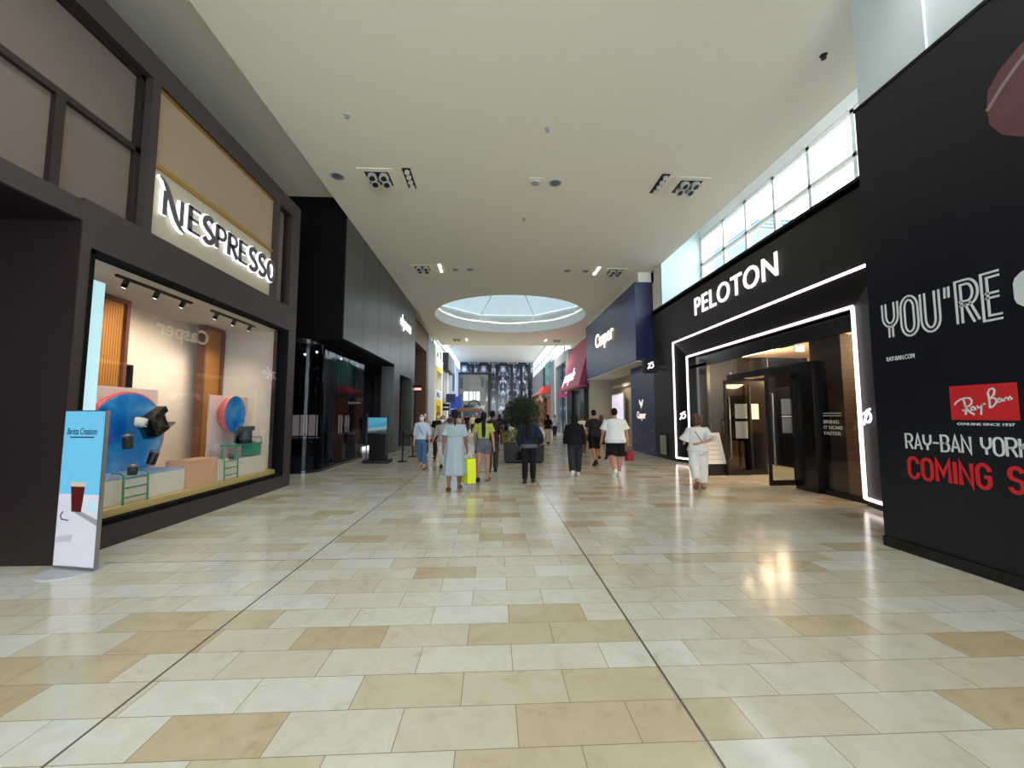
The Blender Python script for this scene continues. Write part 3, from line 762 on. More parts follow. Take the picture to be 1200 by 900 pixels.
# freestanding display with a picture
t = thing('display_easel', 'black freestanding display frame with a teal picture on a low plinth', 'display', (-3.9, 14.0, 0))
B(-4.35, -3.5, 13.7, 14.3, 0, .11).build('plinth', M['black'], t, bevel=.01)
for x in (-4.28, -3.57): MB().cyl((x, 13.9, .11), (x, 13.9, 1.66), .018, n=10).build('post', M['dark_steel'], t)
B(-4.26, -3.59, 13.88, 13.93, .98, 1.55).build('screen', M['gloss_black'], t)
def mat_seascape():
    m, nt, b = base_mat('seascape_picture'); N = nt.nodes.new; L = nt.links.new
    tc = N('ShaderNodeTexCoord'); sp = N('ShaderNodeSeparateXYZ'); L(tc.outputs['Generated'], sp.inputs[0])
    nz = N('ShaderNodeTexNoise'); nz.inputs['Scale'].default_value = 3; L(tc.outputs['Object'], nz.inputs['Vector'])
    ad = N('ShaderNodeMath'); ad.operation = 'MULTIPLY_ADD'; ad.inputs[1].default_value = .5; L(nz.outputs['Fac'], ad.inputs[0]); L(sp.outputs[2], ad.inputs[2])
    cr = N('ShaderNodeValToRGB'); e = cr.color_ramp.elements
    e[0].position = .35; e[0].color = rgb(40, 44, 50); e[1].position = 1.1 if False else 1.0; e[1].color = rgb(60, 130, 160)
    el = e.new(.55); el.color = rgb(110, 140, 150); el = e.new(.75); el.color = rgb(40, 110, 140)
    L(ad.outputs[0], cr.inputs[0]); L(cr.outputs[0], b.inputs['Base Color']); L(cr.outputs[0], b.inputs['Emission Color']); b.inputs['Emission Strength'].default_value = .6
    return m
B(-4.24, -3.61, 13.872, 13.88, 1.0, 1.53).build('picture', mat_seascape(), t)
B(-4.2, -3.65, 13.92, 14.2, .11, .96).build('cabinet', M['gloss_black'], t)
# queue posts
def stanchion(x, y, label):
    t = thing('queue_post', label, 'queue post', (x, y, 0), 'queue posts by the dark shop')
    MB().lathe((x, y, 0), [(.17, 0), (.17, .02), (.05, .04), (.028, .05), (.028, .95), (.045, .96), (.045, 1.02), (.02, 1.03)], 20).build('post', M['black'], t, smooth=True)
stanchion(-3.15, 14.3, 'black queue post nearer the easel, carrying one end of the belt')
stanchion(-3.12, 15.9, 'black queue post farther along, carrying the other end of the belt')
tag(B(-3.145, -3.125, 14.35, 15.85, .78, .93).build('queue_belt', M['charcoal']), 'dark banner belt hung between the two queue posts', 'belt')

# ================================================================ FAR LEFT SHOPS
fl = struct(B(-5.4, -4.72, 22.4, 29.2, 6.1, 7.5).box(-5.4, -4.72, 28.3, 29.2, 0, 6.1), 'wall_left', M['wood'])
B(-5.5, -5.4, 22.4, 28.3, 0, 3.4).build('panel', M['gloss_black'], fl); B(-5.5, -5.4, 22.4, 28.3, 3.4, 6.1).build('glass_pane', M['slate_glass'], fl)
B(-5.42, -4.72, 22.4, 22.75, 0, 6.1).build('post', M['slate_glass'], fl)
struct(B(-5.6, -4.85, 29.2, 33.5, 0, 7.5), 'wall_left', M['grey_light'])
ys = MB(); ys.box(-5.6, -4.9, 33.5, 34.2, 0, 6.7); ys.box(-5.6, -4.9, 38.2, 39.0, 0, 6.7); ys.box(-5.6, -4.9, 34.2, 38.2, 5.9, 6.7); ys.box(-5.6, -4.9, 34.2, 38.2, 3.0, 3.9)
yshop = struct(ys, 'wall_left', M['white'])
ylw = MB(); ylw.box(-5.4, -4.86, 34.2, 34.9, 3.9, 5.9); ylw.box(-5.4, -4.86, 34.9, 38.2, 5.5, 5.9); ylw.box(-5.4, -4.88, 34.2, 35.0, 0, 3.0); ylw.box(-5.4, -4.88, 37.2, 38.2, 0, 3.0); ylw.box(-5.4, -4.88, 35.0, 37.2, 2.5, 3.0)
ylw.build('panel', M['yellow'], yshop)
B(-5.6, -5.4, 34.9, 38.2, 3.9, 5.5).build('glass_pane', M['pale_blue'], yshop); B(-5.6, -5.4, 35.0, 37.2, 0, 2.5).build('glass_pane', M['slate_glass'], yshop)
tag(B(-5.38, -5.3, 35.1, 36.4, .9, 2.4).build('window_poster', M['teal']), 'teal poster in the window of the yellow shop', 'poster')
text('BUCK', 'shop_sign', mat('pale_blue_letter', rgb(110, 140, 200), .5), (-4.89, 34.9, 3.25), (0,1,0), (0,0,1), 2.0, .4, .03)
tag(bpy.data.objects['shop_sign'], 'pale blue lettering on the white band of the yellow shop', 'sign')
t = thing('shop_fascia', 'black box fascia with grey side projecting above the far left shops', 'fascia', (-4.8, 43, 6.2))
B(-5.9, -4.5, 40.02, 46, 6.19, 7.9).build('body', M['black'], t, bevel=.02); B(-4.5, -4.47, 40.05, 45.95, 6.2, 7.85).build('side_panel', M['grey'], t)
struct(B(-6.2, -4.95, 39.0, 40.3, 0, 6.15), 'wall_left', M['stone'])
struct(B(-6.2, -5.05, 40.3, 47, 3.0, 6.15), 'wall_left', M['grey_light'])
struct(B(-6.4, -5.5, 40.3, 47, 0, 3.0), 'wall_left', M['red'])
struct(B(-5.5, -4.85, 42.6, 43.4, 0, 6.15), 'wall_left', M['white'])
struct(B(-6.2, -4.9, 47, 60, 0, 8.0), 'wall_left', M['pale_blue'])
B(-4.9, -4.86, 48, 50.5, 3.2, 7.0).build('panel', M['slate_glass'], yshop)
t = thing('blade_sign', 'black blade sign above the red shop front', 'sign', (-4.7, 39.6, 2.3)); B(-4.95, -4.3, 39.55, 39.65, 2.1, 2.75).build('board', M['black'], t)
B(-4.9, -4.38, 39.53, 39.55, 2.36, 2.46).build('sign_strip', M['print_white'], t)  # plain white bar in place of illegible lettering, not lit
t = thing('blade_sign', 'navy blade sign beside the bright blue one', 'sign', (-4.5, 42, 3.3)); B(-4.9, -3.95, 42, 42.1, 2.95, 3.85).build('board', M['navy_dark'], t)
t = thing('blade_sign', 'bright blue blade sign over the blue panel at the far left', 'sign', (-4.0, 46, 3)); B(-4.86, -3.75, 46, 46.12, 2.4, 3.8).build('board', M['blue'], t)
tag(B(-4.85, -4.6, 46.4, 48, 0, 2.3).build('poster_totem', M['blue'], bevel=.02), 'bright blue totem on the floor below the blue blade sign', 'totem')
# clerestories of the far hall
def clerestory(x, sgn, z0, n, idx):
    w = struct(B(x, x+.03*sgn, 33.6, 60, z0, 9.6), 'window_%d' % idx, M['glass'])
    for k in range(n+1):
        y = 33.6 + (60-33.6)*k/n
        B(x-.06*sgn, x+.09*sgn, y-.06, y+.06, z0, 9.6).build('window_mullion', M['white'], w)
    for z in (z0, (z0+9.6)/2, 9.52): B(x-.06*sgn, x+.09*sgn, 33.6, 60, z, z+.1).build('window_rail', M['white'], w)
clerestory(-5.05, -1, 6.75, 14, 4)
clerestory(6.05, 1, 7.0, 14, 5)

# ================================================================ END OF THE HALL
end = struct(B(-6.5, 7.6, 60, 60.3, 0, 9.6), 'wall_back', M['forest'])
for x in (-3.3, -.7, .35, 2.55, 4.0, 5.2): B(x, x+.42, 59.85, 60, 0, 9.3).build('mullion', M['gloss_black'], end)
bl = MB(); bl.box(-4.9, -.45, 56.5, 57.0, 5.0, 7.5); bl.box(-4.9, -4.2, 56.5, 57.0, 0, 5); bl.box(-1.2, -.45, 56.5, 57, 0, 5); bl.box(-4.2, -1.2, 56.5, 57, 3.1, 3.7); bl.box(-1.9,-1.2,56.5,57,3.7,5)
sf = struct(bl, 'wall_back', M['stone'])
B(-4.9, -.3, 56.3, 57.1, 7.4, 7.65).build('cornice', M['charcoal'], sf)
B(-4.2, -1.9, 56.8, 56.9, 3.7, 5.4).build('glass_pane', emis('lit_window', (.82, .93, .96, 1), .85), sf)
B(-4.2, -1.2, 56.8, 56.9, 0, 3.1).build('glass_pane', M['slate_glass'], sf)
for x in (-3.5, -2.85, -2.5): B(x, x+.12, 56.74, 56.8, 3.7, 5.0).build('mullion', M['stone'], sf)
for x0, x1, z0_, z1_ in ((-4.7, -4.3, 5.4, 6.9), (-1.75, -1.35, 5.6, 7.0), (-1.1, -.65, 3.6, 6.6), (-4.75, -4.4, 2.2, 4.6)): B(x0, x1, 56.46, 56.5, z0_, z1_).build('panel', M['slate_glass'], sf)
ar = MB()
for k in range(12):
    a0, a1 = PI*k/12, PI*(k+1)/12
    ar.prism([(-2.7+.9*math.cos(a0), 56.45, 2.9+.9*math.sin(a0)), (-2.7+.9*math.cos(a1), 56.45, 2.9+.9*math.sin(a1)), (-2.7+.72*math.cos(a1), 56.45, 2.9+.72*math.sin(a1)), (-2.7+.72*math.cos(a0), 56.45, 2.9+.72*math.sin(a0))], (0, .05, 0))
ar.build('arch_trim', M['charcoal'], sf)
B(-.75, -.45, 56.4, 56.5, 0, 7.4).build('pier', M['charcoal'], sf)
t = thing('kiosk_counter', 'long brown wood kiosk counter in front of the end facade', 'kiosk', (-3, 49, 0))
B(-4.2, -1.6, 48.5, 50.5, 0, 1.15).build('counter', M['wood'], t, bevel=.02); B(-4.4, -1.4, 48.3, 50.7, 2.05, 2.5).build('canopy', M['wood'], t, bevel=.02)
for x in (-4.1, -1.7):
    for y in (48.6, 50.4): B(x-.06, x+.06, y-.06, y+.06, 1.15, 2.05).build('post', M['charcoal'], t)

# ================================================================ HOARDING (right, nearest)
XH = 4.87
hb = struct(B(XH, XH+.22, -4, 4.9, .0, 5.7), 'wall_right', M['hoarding'])
B(XH-.025, XH, -4, 4.9, 0, .12).build('baseboard', M['gloss_black'], hb)
B(XH-.012, XH+.24, -4, 4.915, 5.68, 5.72).build('edge_trim', M['black'], hb)
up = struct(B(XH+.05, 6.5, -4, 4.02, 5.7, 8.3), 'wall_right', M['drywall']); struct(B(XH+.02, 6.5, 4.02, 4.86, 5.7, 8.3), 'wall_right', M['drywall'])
struct(B(XH+.22, 13, 4.78, 4.9, 0, 5.7), 'wall_right', M['black'])
R_X, R_UP = (0, -1, 0), (0, 0, 1)
def hsign(fn, name, m, label, cat='lettering'):
    mb = MB(); fn(mb); o = mb.build(name, m); return tag(o, label, cat)
hsign(lambda mb: stroke_text("YOU'RE", mb, (XH-.001, 4.70, 2.545), R_X, R_UP, .445, .158, .021, .085, .004, inline=.046, total=1.15), 'hoarding_headline', M['print_white'], 'thin double-line YOU\'RE headline on the black hoarding')
hsign(lambda mb: stroke_text("ON", mb, (XH-.001, 3.40, 2.56), R_X, R_UP, .40, .34, .11, .16, .004), 'hoarding_headline', M['print_white'], 'thick solid white letters cut by the right edge of the picture')
o = text('RAY-BAN.COM', 'hoarding_address', M['print_white'], (XH-.001, 4.71, 2.265), R_X, R_UP, .33, .055, .004, bold=.01); tag(o, 'small white web address under the double-line headline', 'lettering')
hsign(lambda mb: stroke_text('RAY-BAN YORKDALE', mb, (XH-.001, 4.55, 1.205), R_X, R_UP, .19, .072, .020, .026, .004), 'hoarding_line', M['print_white'], 'white line of capitals under the red logo on the hoarding')
hsign(lambda mb: stroke_text('COMING SOON', mb, (XH-.001, 4.535, .865), R_X, R_UP, .265, .099, .036, .048, .004), 'hoarding_line', M['print_red'], 'large red line of capitals at the bottom of the hoarding')
t = thing('hoarding_logo', 'red rectangular logo with white script on the hoarding', 'logo', (XH, 3.8, 1.55))
LW, LH = .555, .355
LM = frame_mat((XH-.001, 4.055, 1.555), R_X, R_UP)
B(XH-.004, XH, 4.055-LW, 4.055, 1.555, 1.555+LH).build('red_field', M['print_red'], t)
mb = MB(); SMt = LM @ Matrix.Translation((0, 0, .003))
def sc_(px): return [((x-385)/450*LW, (302-y)/262*LH + .004) for x, y in px]
for pts, w in (([(414,190),(432,168),(462,148),(500,138),(530,140),(543,158),(538,182),(520,200),(492,208)], .014),
               ([(484,150),(494,200),(498,230),(490,266)], .018), ([(496,208),(514,236),(532,252),(554,264)], .018), ([(468,228),(492,240)], .012),
               ([(560,216),(546,204),(532,216),(534,232),(548,232),(562,214),(566,232)], .012),
               ([(578,196),(582,214),(594,214),(606,194)], .012), ([(606,194),(602,230),(598,266)], .013), ([(616,188),(634,186)], .016),
               ([(654,106),(660,150),(660,218)], .018), ([(650,112),(668,82),(688,76),(700,92),(692,120),(668,148),(690,144),(706,158),(700,184),(682,204),(664,216)], .015),
               ([(738,160),(724,148),(712,160),(712,176),(726,176),(740,158),(744,174)], .012),
               ([(752,150),(756,172)], .012), ([(754,160),(766,144),(776,150),(780,166)], .012), ([(780,148),(790,140),(796,158),(806,150)], .012)):
    ribbon(mb, sc_(pts), w, SMt, .002)
mb.build('script', M['print_white'], t)
text('GENUINE SINCE 1937', 'caption_lettering', M['print_white'], (XH-.001, 4.01, 1.50), R_X, R_UP, .47, .026, .004, bold=.015, parent=t)
# printed fist cut by the frame
t = thing('hoarding_print', 'dusky pink fist printed high on the hoarding at the right edge', 'print', (XH, 3.2, 4.5))
fist = [(3.52,4.62),(3.50,4.80),(3.40,4.92),(3.25,5.02),(3.0,5.1),(2.7,5.1),(2.5,4.9),(2.45,4.5),(2.6,4.1),(2.9,3.95),(3.15,4.02),(3.28,4.16),(3.42,4.28),(3.51,4.45)]
MB().prism([(XH, y, z) for y, z in fist], (-.004, 0, 0)).build('hand', M['print_skin'], t)
mb = MB(); ribbon(mb, [(0,0),(.12,.14),(.25,.26),(.42,.38),(.7,.5)], .035, frame_mat((XH-.002, 3.52, 4.60), R_X, R_UP), .004); mb.build('chain', M['print_chain'], t)

# ================================================================ BIKE SHOP FACADE (right)
XP = 6.4
pf = MB()
pf.box(XP, XP+.25, 4.9, 15.65, 4.17, 5.75); pf.box(XP, XP+.25, 13.82, 15.65, 0, 4.17); pf.box(XP, XP+.25, 4.9, 6.15, 0, 4.17)
pel = struct(pf, 'wall_right', M['charcoal'])
OY0, OY1, OZ = 6.15, 13.82, 4.17; IY0, IY1, IZ, XI = 6.95, 13.3, 3.60, 6.64
sp = MB()
sp.add([(XP,OY1,0),(XP,OY1,OZ),(XI,IY1,IZ),(XI,IY1,0)], [(0,1,2,3)]); sp.add([(XP,OY0,0),(XP,OY0,OZ),(XI,IY0,IZ),(XI,IY0,0)], [(3,2,1,0)])
sp.add([(XP,OY1,OZ),(XP,OY0,OZ),(XI,IY0,IZ),(XI,IY1,IZ)], [(0,1,2,3)])
sp.build('splayed_reveal', M['black'], pel)
for y in (9.9,): B(XP-.002, XP, y, y+.012, 4.17, 5.75).build('panel_joint', M['black'], pel)
B(XP-.03, XP, 4.9, 15.65, 5.72, 5.78).build('coping', M['black'], pel)
B(XP-.002, XP, 15.6, 15.62, 0, 3.4).build('panel_joint', M['black'], pel)
struct(B(XP, 8.1, 4.86, 15.65, 5.60, 5.72), 'ceiling', M['charcoal'])                    # ledge of the clerestory niche
def led(name, pts, label):
    t = thing(name, label, 'light', pts[0])
    for a, b in zip(pts, pts[1:]):
        MB().tube([a, b], .032, 8).build('tube', M['led'], t, smooth=True)
z0 = .14
led('led_frame', [(XI-.02,IY1,z0),(XP-.03,OY1,z0),(XP-.03,OY1,OZ),(XP-.03,OY0,OZ),(XP-.03,OY0,z0)], 'outer white light line framing the bike shop portal')
led('led_frame', [(XI-.04,IY1,z0),(XI-.04,IY1,IZ),(XI-.04,IY0,IZ),(XI-.04,IY0,z0),(XP-.02,OY0+.08,z0)], 'inner white light line around the bike shop glazing')
o = text('PELOTON', 'wall_sign', M['sign_white'], (XP-.02, 12.2, 4.74), R_X, R_UP, 3.72, .56, .03, bold=.009, spacing=1.08); tag(o, 'lit white bold capital lettering on the charcoal fascia', 'sign')
def p_logo(name, m, parent, origin, xd, s, depth=.01, up=(0,0,1)):
    mb = MB(); Mx = frame_mat(origin, xd, up)
    ribbon(mb, [(.05*s,.0),(.62*s,.98*s)], .2*s, Mx, depth)
    ribbon(mb, [(p[0]*s, p[1]*s) for p in [(.1,.72)]+arc(.55,.52,.36,.34,110,-110,9)+[(.22,.24)]], .18*s, Mx, depth)
    ribbon(mb, [(.62*s,.98*s),(.92*s,1.05*s)], .14*s, Mx, depth)
    return mb.build(name, m, parent)
o = p_logo('wall_logo', M['sign_white'], None, (XP+.06, 13.66, 1.46), (.42,-.9,0), .26, .02); tag(o, 'small white wheel logo on the far reveal of the light portal', 'logo')
o = p_logo('wall_logo', M['sign_white'], None, (XI-.12, 6.80, 1.44), (-.3,-.95,0), .26, .02); tag(o, 'small white wheel logo on the near reveal of the light portal', 'logo')
t = thing('blade_sign', 'black box blade sign with a white wheel logo left of the light portal', 'sign', (6.0, 14.6, 3.4))
B(5.57, 6.08, 14.5, 14.72, 3.18, 3.72).build('box', M['black'], t, bevel=.01); B(6.08, XP, 14.58, 14.64, 3.5, 3.56).build('bracket', M['black'], t); B(6.08, XP, 14.58, 14.64, 3.3, 3.34).build('bracket', M['black'], t)
p_logo('logo', M['sign_white'], t, (5.69, 14.495, 3.32), (1,0,0), .25)
t = thing('wall_plaque', 'small framed pale panel low on the charcoal wall left of the light portal', 'plaque', (XP, 14.95, .5))
B(XP-.05, XP, 14.5, 15.4, .10, .92).build('frame', M['black'], t); B(XP-.054, XP-.05, 14.58, 15.1, .16, .86).build('panel', mat('pale_green_panel', rgb(150, 156, 140), .4, var=.15, scale=8), t)
# glazing
XG = 6.78
gz = MB(); gz.box(XG, XG+.1, IY0-.1, IY1, 3.2, 3.65); gz.box(XG, XG+.1, 12.4, IY1+.1, 0, 3.3); gz.box(XG-.02, XG+.1, 11.1, 12.4, 0, .1); gz.box(XG-.02, XG+.1, IY0-.1, 8.1, 0, .1)
gz.box(XI, XG, IY0, IY1, 3.56, 3.6); gz.box(XI, XG, IY1-.02, IY1, 0, 3.6); gz.box(XI, XG, IY0, IY0+.02, 0, 3.6)
gw = struct(gz, 'window_6', M['gloss_black'])
for y0, y1, a, b in ((11.14, 12.4, .1, 3.2), (9.6, 11.14, 2.75, 3.2), (8.1, 9.59, 2.75, 3.2), (6.97, 8.08, .1, 3.2)):
    B(XG+.02, XG+.03, y0, y1, a, b).build('glass_pane', M['glass'], gw)
dp = MB(); dp.box(XG-.1, XG+.3, 8.1, 11.15, 2.6, 2.75); dp.box(XG-.1, XG+.3, 8.08, 8.7, 0, 2.6); dp.box(XG-.1, XG+.3, 11.05, 11.15, 0, 2.6)
struct(dp, 'door_1', M['gloss_black'])
def leaf(name, label, x0, x1, y, z1, papers):
    t = thing(name, label, 'door', (x1, y, 0))
    B(x0, x1, y-.03, y+.03, .02, .14).build('rail', M['black'], t); B(x0, x1, y-.03, y+.03, z1-.1, z1).build('rail', M['black'], t)
    B(x0, x0+.05, y-.03, y+.03, .14, z1-.1).build('stile', M['black'], t); B(x1-.05, x1, y-.03, y+.03, .14, z1-.1).build('stile', M['black'], t)
    B(x0+.05, x1-.05, y-.008, y+.008, .14, z1-.1).build('glass_pane', M['glass_door'], t)
    MB().tube([(x0+.09, y-.03, .45), (x0+.09, y-.08, .45), (x0+.09, y-.08, 2.1), (x0+.09, y-.03, 2.1)], .018).build('handle', M['steel'], t, smooth=True)
    for i, (a, b, c, d, m) in enumerate(papers): B(a, b, y-.012, y-.008, c, d).build('paper_sheet', m, t)
pw = mat('white_paper', rgb(214, 218, 218), .7); pg = mat('grey_paper', rgb(128, 136, 150), .7)
leaf('glass_door', 'open glass door leaf at the far side of the bike shop entrance', 6.27, 7.0, 10.62, 2.55, [])
leaf('glass_door', 'open glass door leaf with a grey notice at the near side of the entrance', 6.27, 6.92, 8.95, 2.58, [(6.62, 6.86, 1.62, 1.98, pg), (6.62, 6.86, 1.2, 1.54, pg), (6.62, 6.86, 1.56, 1.6, pw)])
t = thing('notice_panel', 'dark panel with three white notices just inside the entrance', 'panel', (7.3, 10.75, 0))
B(6.45, 7.5, 10.75, 10.80, 0, 2.55).build('board', M['gloss_black'], t)
for x0, x1, a, b in ((6.63, 6.97, 1.52, 1.92), (6.63, 6.97, .98, 1.44), (7.02, 7.30, 1.50, 1.92)): B(x0, x1, 10.74, 10.75, a, b).build('paper_sheet', pw, t)
t = thing('window_lettering', 'small white BRING IT HOME FASTER lettering on the dark brick pier', 'lettering', (XG, 7.7, 1.4))
for k, s in enumerate(('BRING', 'IT HOME', 'FASTER')):
    text(s, 'text_line', M['print_white'], (XG-.004, 7.96, 1.44-.115*k), R_X, R_UP, (.36, .44, .40)[k], .07, .004, bold=.015, parent=t)
for z in (1.59, 1.64): B(XG-.004, XG, 7.54, 7.97, z, z+.014).build('text_line', M['print_white'], t)
# interior
struct(B(7.0, 7.3, 7.70, 8.5, 0, 3.25), 'wall_right', M['brick'])
struct(B(11.6, 11.8, 5.5, 15.0, 0, 4.2), 'wall_right', mat('warm_beige_wall', rgb(196, 160, 118), .7))
struct(B(6.9, 11.7, 14.2, 14.4, 0, 4.2), 'wall_right', M['black'])
struct(B(6.9, 11.7, 5.6, 5.8, 0, 4.2), 'wall_right', mat('warm_grey_wall', rgb(120, 104, 90), .7))
struct(B(6.7, 11.7, 5.6, 14.3, 3.72, 3.9), 'ceiling', mat('warm_white_ceiling', rgb(214, 194, 168), .7))
struct(B(9.2, 9.35, 10.9, 14.2, 0, 2.5), 'wall_right', M['matt_black'])
struct(B(9.0, 11.6, 9.9, 10.0, 0, 3.0), 'wall_right', bpy.data.materials['warm_beige_wall'])
t = thing('lit_niche', 'glowing doorway-shaped frame deep inside the bike shop', 'light frame', (8.6, 9.8, 0))
for a in ((8.30, 8.38, 0, 2.15), (9.02, 9.10, 0, 2.15), (8.38, 9.02, 2.07, 2.15)): B(a[0], a[1], 9.80, 9.88, a[2], a[3]).build('tube', M['lamp_warm'], t)
B(8.38, 9.02, 9.86, 9.9, 0, 2.07).build('panel', M['wood_light'], t)
for i, (x, y) in enumerate(((8.0, 7.3), (8.0, 8.4), (8.0, 9.5), (9.6, 7.6), (9.6, 8.9), (8.0, 11.4), (8.0, 12.6))):
    tag(MB().cyl((x, y, 3.72), (x, y, 3.69), .07, n=16).build('shop_downlight', M['lamp_white']), ('downlight near the lit shelf window', 'downlight above the brick pier', 'downlight over the shop entrance', 'inner downlight behind the brick pier', 'inner downlight over the shop entrance', 'downlight above the far glass pane', 'downlight by the black end wall')[i] + ' in the bike shop', 'downlight', 'bike shop downlights')
t = thing('exit_sign', 'small pale blue exit sign hung from the bike shop ceiling', 'sign', (7.1, 8.9, 3.1))
B(7.08, 7.30, 9.0, 9.05, 3.10, 3.24).build('box', emis('pale_blue_sign', (.62, .82, .95, 1), .6), t); MB().cyl((7.19, 9.02, 3.24), (7.19, 9.02, 3.72), .01, n=6).build('rod', M['steel'], t)
for i, (x, y) in enumerate(((7.55, 12.3), (7.95, 12.0))):
    t = thing('pendant_lamp', ('left', 'right')[i] + ' of two oval orange pendant lamps inside the entrance', 'lamp', (x, y, 2.2), 'oval pendant lamps')
    MB().ell((x, y, 2.16), (.17, .17, .12)).build('lamp_shade', emis('peach_shade_%d' % i, (1.0, .55, .32, 1), .9), t, smooth=True)
    MB().cyl((x, y, 2.27), (x, y, 3.72), .006, n=6).build('cord', M['black'], t)
t = thing('display_shelf', 'black shelf unit with bags in the lit end window', 'shelf', (7.9, 8.0, 0))
for z in (.8, 1.52, 2.2): B(7.7, 8.1, 7.2, 8.9, z, z+.03).build('board', M['black'], t)
B(8.08, 8.1, 7.23, 8.87, .83, 2.2).build('back_panel', M['wood_light'], t)
for y in (7.2, 8.87): B(7.7, 7.74, y, y+.03, 0, 2.23).build('post', M['black'], t); B(8.06, 8.1, y, y+.03, 0, 2.23).build('post', M['black'], t)
def bag(name, label, c, s, m, cat='bag', rot=0):
    t = thing(name, label, cat, c); R = Matrix.Translation(c) @ Matrix.Rotation(rot, 4, 'Z')
    b = MB().loft([[(s[0]*x*k, s[1]*y*k, s[2]*z) for x, y in ((-.5,-.5),(.5,-.5),(.5,.5),(-.5,.5))] for z, k in ((0,1),(.5,1.02),(1,.92))]); b.v = [R @ v for v in b.v]; b.build('body', m, t, bevel=.006)
    for y in (-1, 1):
        h = MB().tube([(s[0]*.22*math.cos(a)*1.0, y*s[1]*.3, s[2]*(1 + .32*math.sin(a)/1.0)) for a in [PI*i/10 for i in range(11)]], .006, 6); h.v = [R @ v for v in h.v]; h.build('handle', m, t, smooth=True)
    return t
mbag = mat('cream_bag', rgb(196, 176, 150), .6)
bag('handbag', 'cream handbag on the upper board of the lit end window', (7.88, 8.1, 1.552), (.16, .34, .3), mbag)
bag('handbag', 'cream handbag on the lower board of the lit end window', (7.88, 8.05, .832), (.16, .40, .36), mbag)
t = thing('service_counter', 'dark counter with a small parcel inside the entrance', 'counter', (8.0, 9.3, 0)); B(7.55, 8.15, 9.4, 9.75, 0, 1.05).build('body', M['gloss_black'], t, bevel=.01); B(7.5, 8.2, 9.35, 9.8, 1.05, 1.1).build('top', M['black'], t, bevel=.008)
tag(B(7.62, 7.88, 9.45, 9.68, 1.1, 1.42).build('parcel', mat('beige_parcel', rgb(190, 168, 140), .6), bevel=.01), 'small beige parcel on the dark counter', 'parcel')
# A-frame board
t = thing('sandwich_board', 'white sandwich board on black feet beside the far door leaf', 'sign', (5.98, 10.9, 0))
AM = Matrix.Translation((5.98, 10.88, 0)) @ Matrix.Rotation(.06, 4, 'Z')
def apart(nm, mb, m): mb.v = [AM @ v for v in mb.v]; mb.build(nm, m, t)
apart('front_panel', MB().prism([(-.30, -.22, .30), (.30, -.22, .30), (.26, -.02, 1.12), (-.26, -.02, 1.12)], (0, .03, .007)), mat('board_white', rgb(206, 208, 208), .5))
apart('front_frame', MB().prism([(-.33, -.245, .0), (.33, -.245, .0), (.33, -.20, .30), (-.33, -.20, .30)], (0, .03, .0)), M['black'])
apart('back_panel', MB().prism([(-.33, .26, 0), (.33, .26, 0), (.26, .03, 1.12), (-.26, .03, 1.12)], (0, .03, .007)), M['black'])
for k in range(5): apart('text_line', MB().prism([(-.2, -.2055+.0244*k*1.0-.02, .42+.12*k), (.2-.03*(k % 3), -.2055+.0244*k-.02, .42+.12*k), (.2-.03*(k % 3), -.2055+.0244*k-.016, .435+.12*k), (-.2, -.2055+.0244*k-.016, .435+.12*k)], (0, -.004, 0)), pg)
# ---- clerestory niche above
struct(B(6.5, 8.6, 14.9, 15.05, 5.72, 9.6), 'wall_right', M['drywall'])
struct(B(6.5, 8.6, 4.86, 15.05, 9.3, 9.5), 'ceiling', M['white'])
struct(B(6.5, 6.53, 4.86, 15.05, 7.5, 9.4), 'wall_right', M['white'])
struct(B(6.5, 6.8, 15.05, 16.4, 5.7, 7.5), 'wall_right', M['ceiling'])
struct(B(6.5, 6.6, 15.65, 33.5, 7.0, 8.3), 'wall_right', M['ceiling'])
struct(B(5.95, 6.5, 15.9, 24.7, 7.06, 7.5), 'wall_right', M['ceiling'])
struct(B(8.08, 8.3, 4.86, 15.05, 8.55, 9.4), 'wall_right', M['white'])
cl = struct(B(8.15, 8.17, 4.9, 14.9, 5.72, 8.55), 'window_7', M['glass'])
for y in (14.84, 13.35, 12.1, 10.8, 9.5, 8.2, 6.9, 5.6): B(8.08, 8.22, y-.05, y+.05, 5.72, 8.55).build('window_mullion', M['white'], cl)
for z in (6.45, 7.45, 8.48): B(8.08, 8.22, 4.9, 14.9, z-.05, z+.05).build('window_rail', M['white'], cl)
# neighbouring roof seen through the clerestory
t = thing('roof_canopy', 'pale steel roof canopy outside the high side windows', 'canopy', (11, 16, 5.7))
for y in (14.5, 16.2, 17.9): B(10.9, 11.1, y, y+.16, 5.7, 9.6).build('column', M['pale_blue'], t)
for k in range(4): B(10.0, 14.0, 14.2 + .0, 18.4, 8.6 + .14*k, 8.65 + .14*k).build('slat', M['pale_blue'], t)

# ================================================================ MATTRESS SHOP (right)
t = thing('shop_fascia', 'navy box fascia speckled with tiny stars above the mattress shop', 'fascia', (6.2, 20, 3.83))
B(5.75, 6.49, 15.8, 24.4, 3.83, 7.05).build('body', M['navy'], t, bevel=.01)
B(5.75, 6.5, 15.79, 15.80, 3.83, 7.05).build('end_panel', M['navy_dark'], t)
st = MB(); rs = random.Random(4)
for k in range(16):
    y, z = rs.uniform(16.3, 24), rs.uniform(4.1, 6.8); r = rs.uniform(.018, .035)
    st.cyl((5.75, y, z), (5.742, y, z), r, n=8)
st.build('star_print', M['print_white'], t)
o = text('Casper', 'wall_sign', M['sign_warm'], (5.72, 22.0, 5.08), R_X, R_UP, 3.3, .98, .03, bold=.012); tag(o, 'warm lit lettering on the navy fascia', 'sign')
pn = struct(B(6.4, 6.5, 15.65, 18.35, 0, 3.83), 'wall_right', M['navy'])
st = MB()
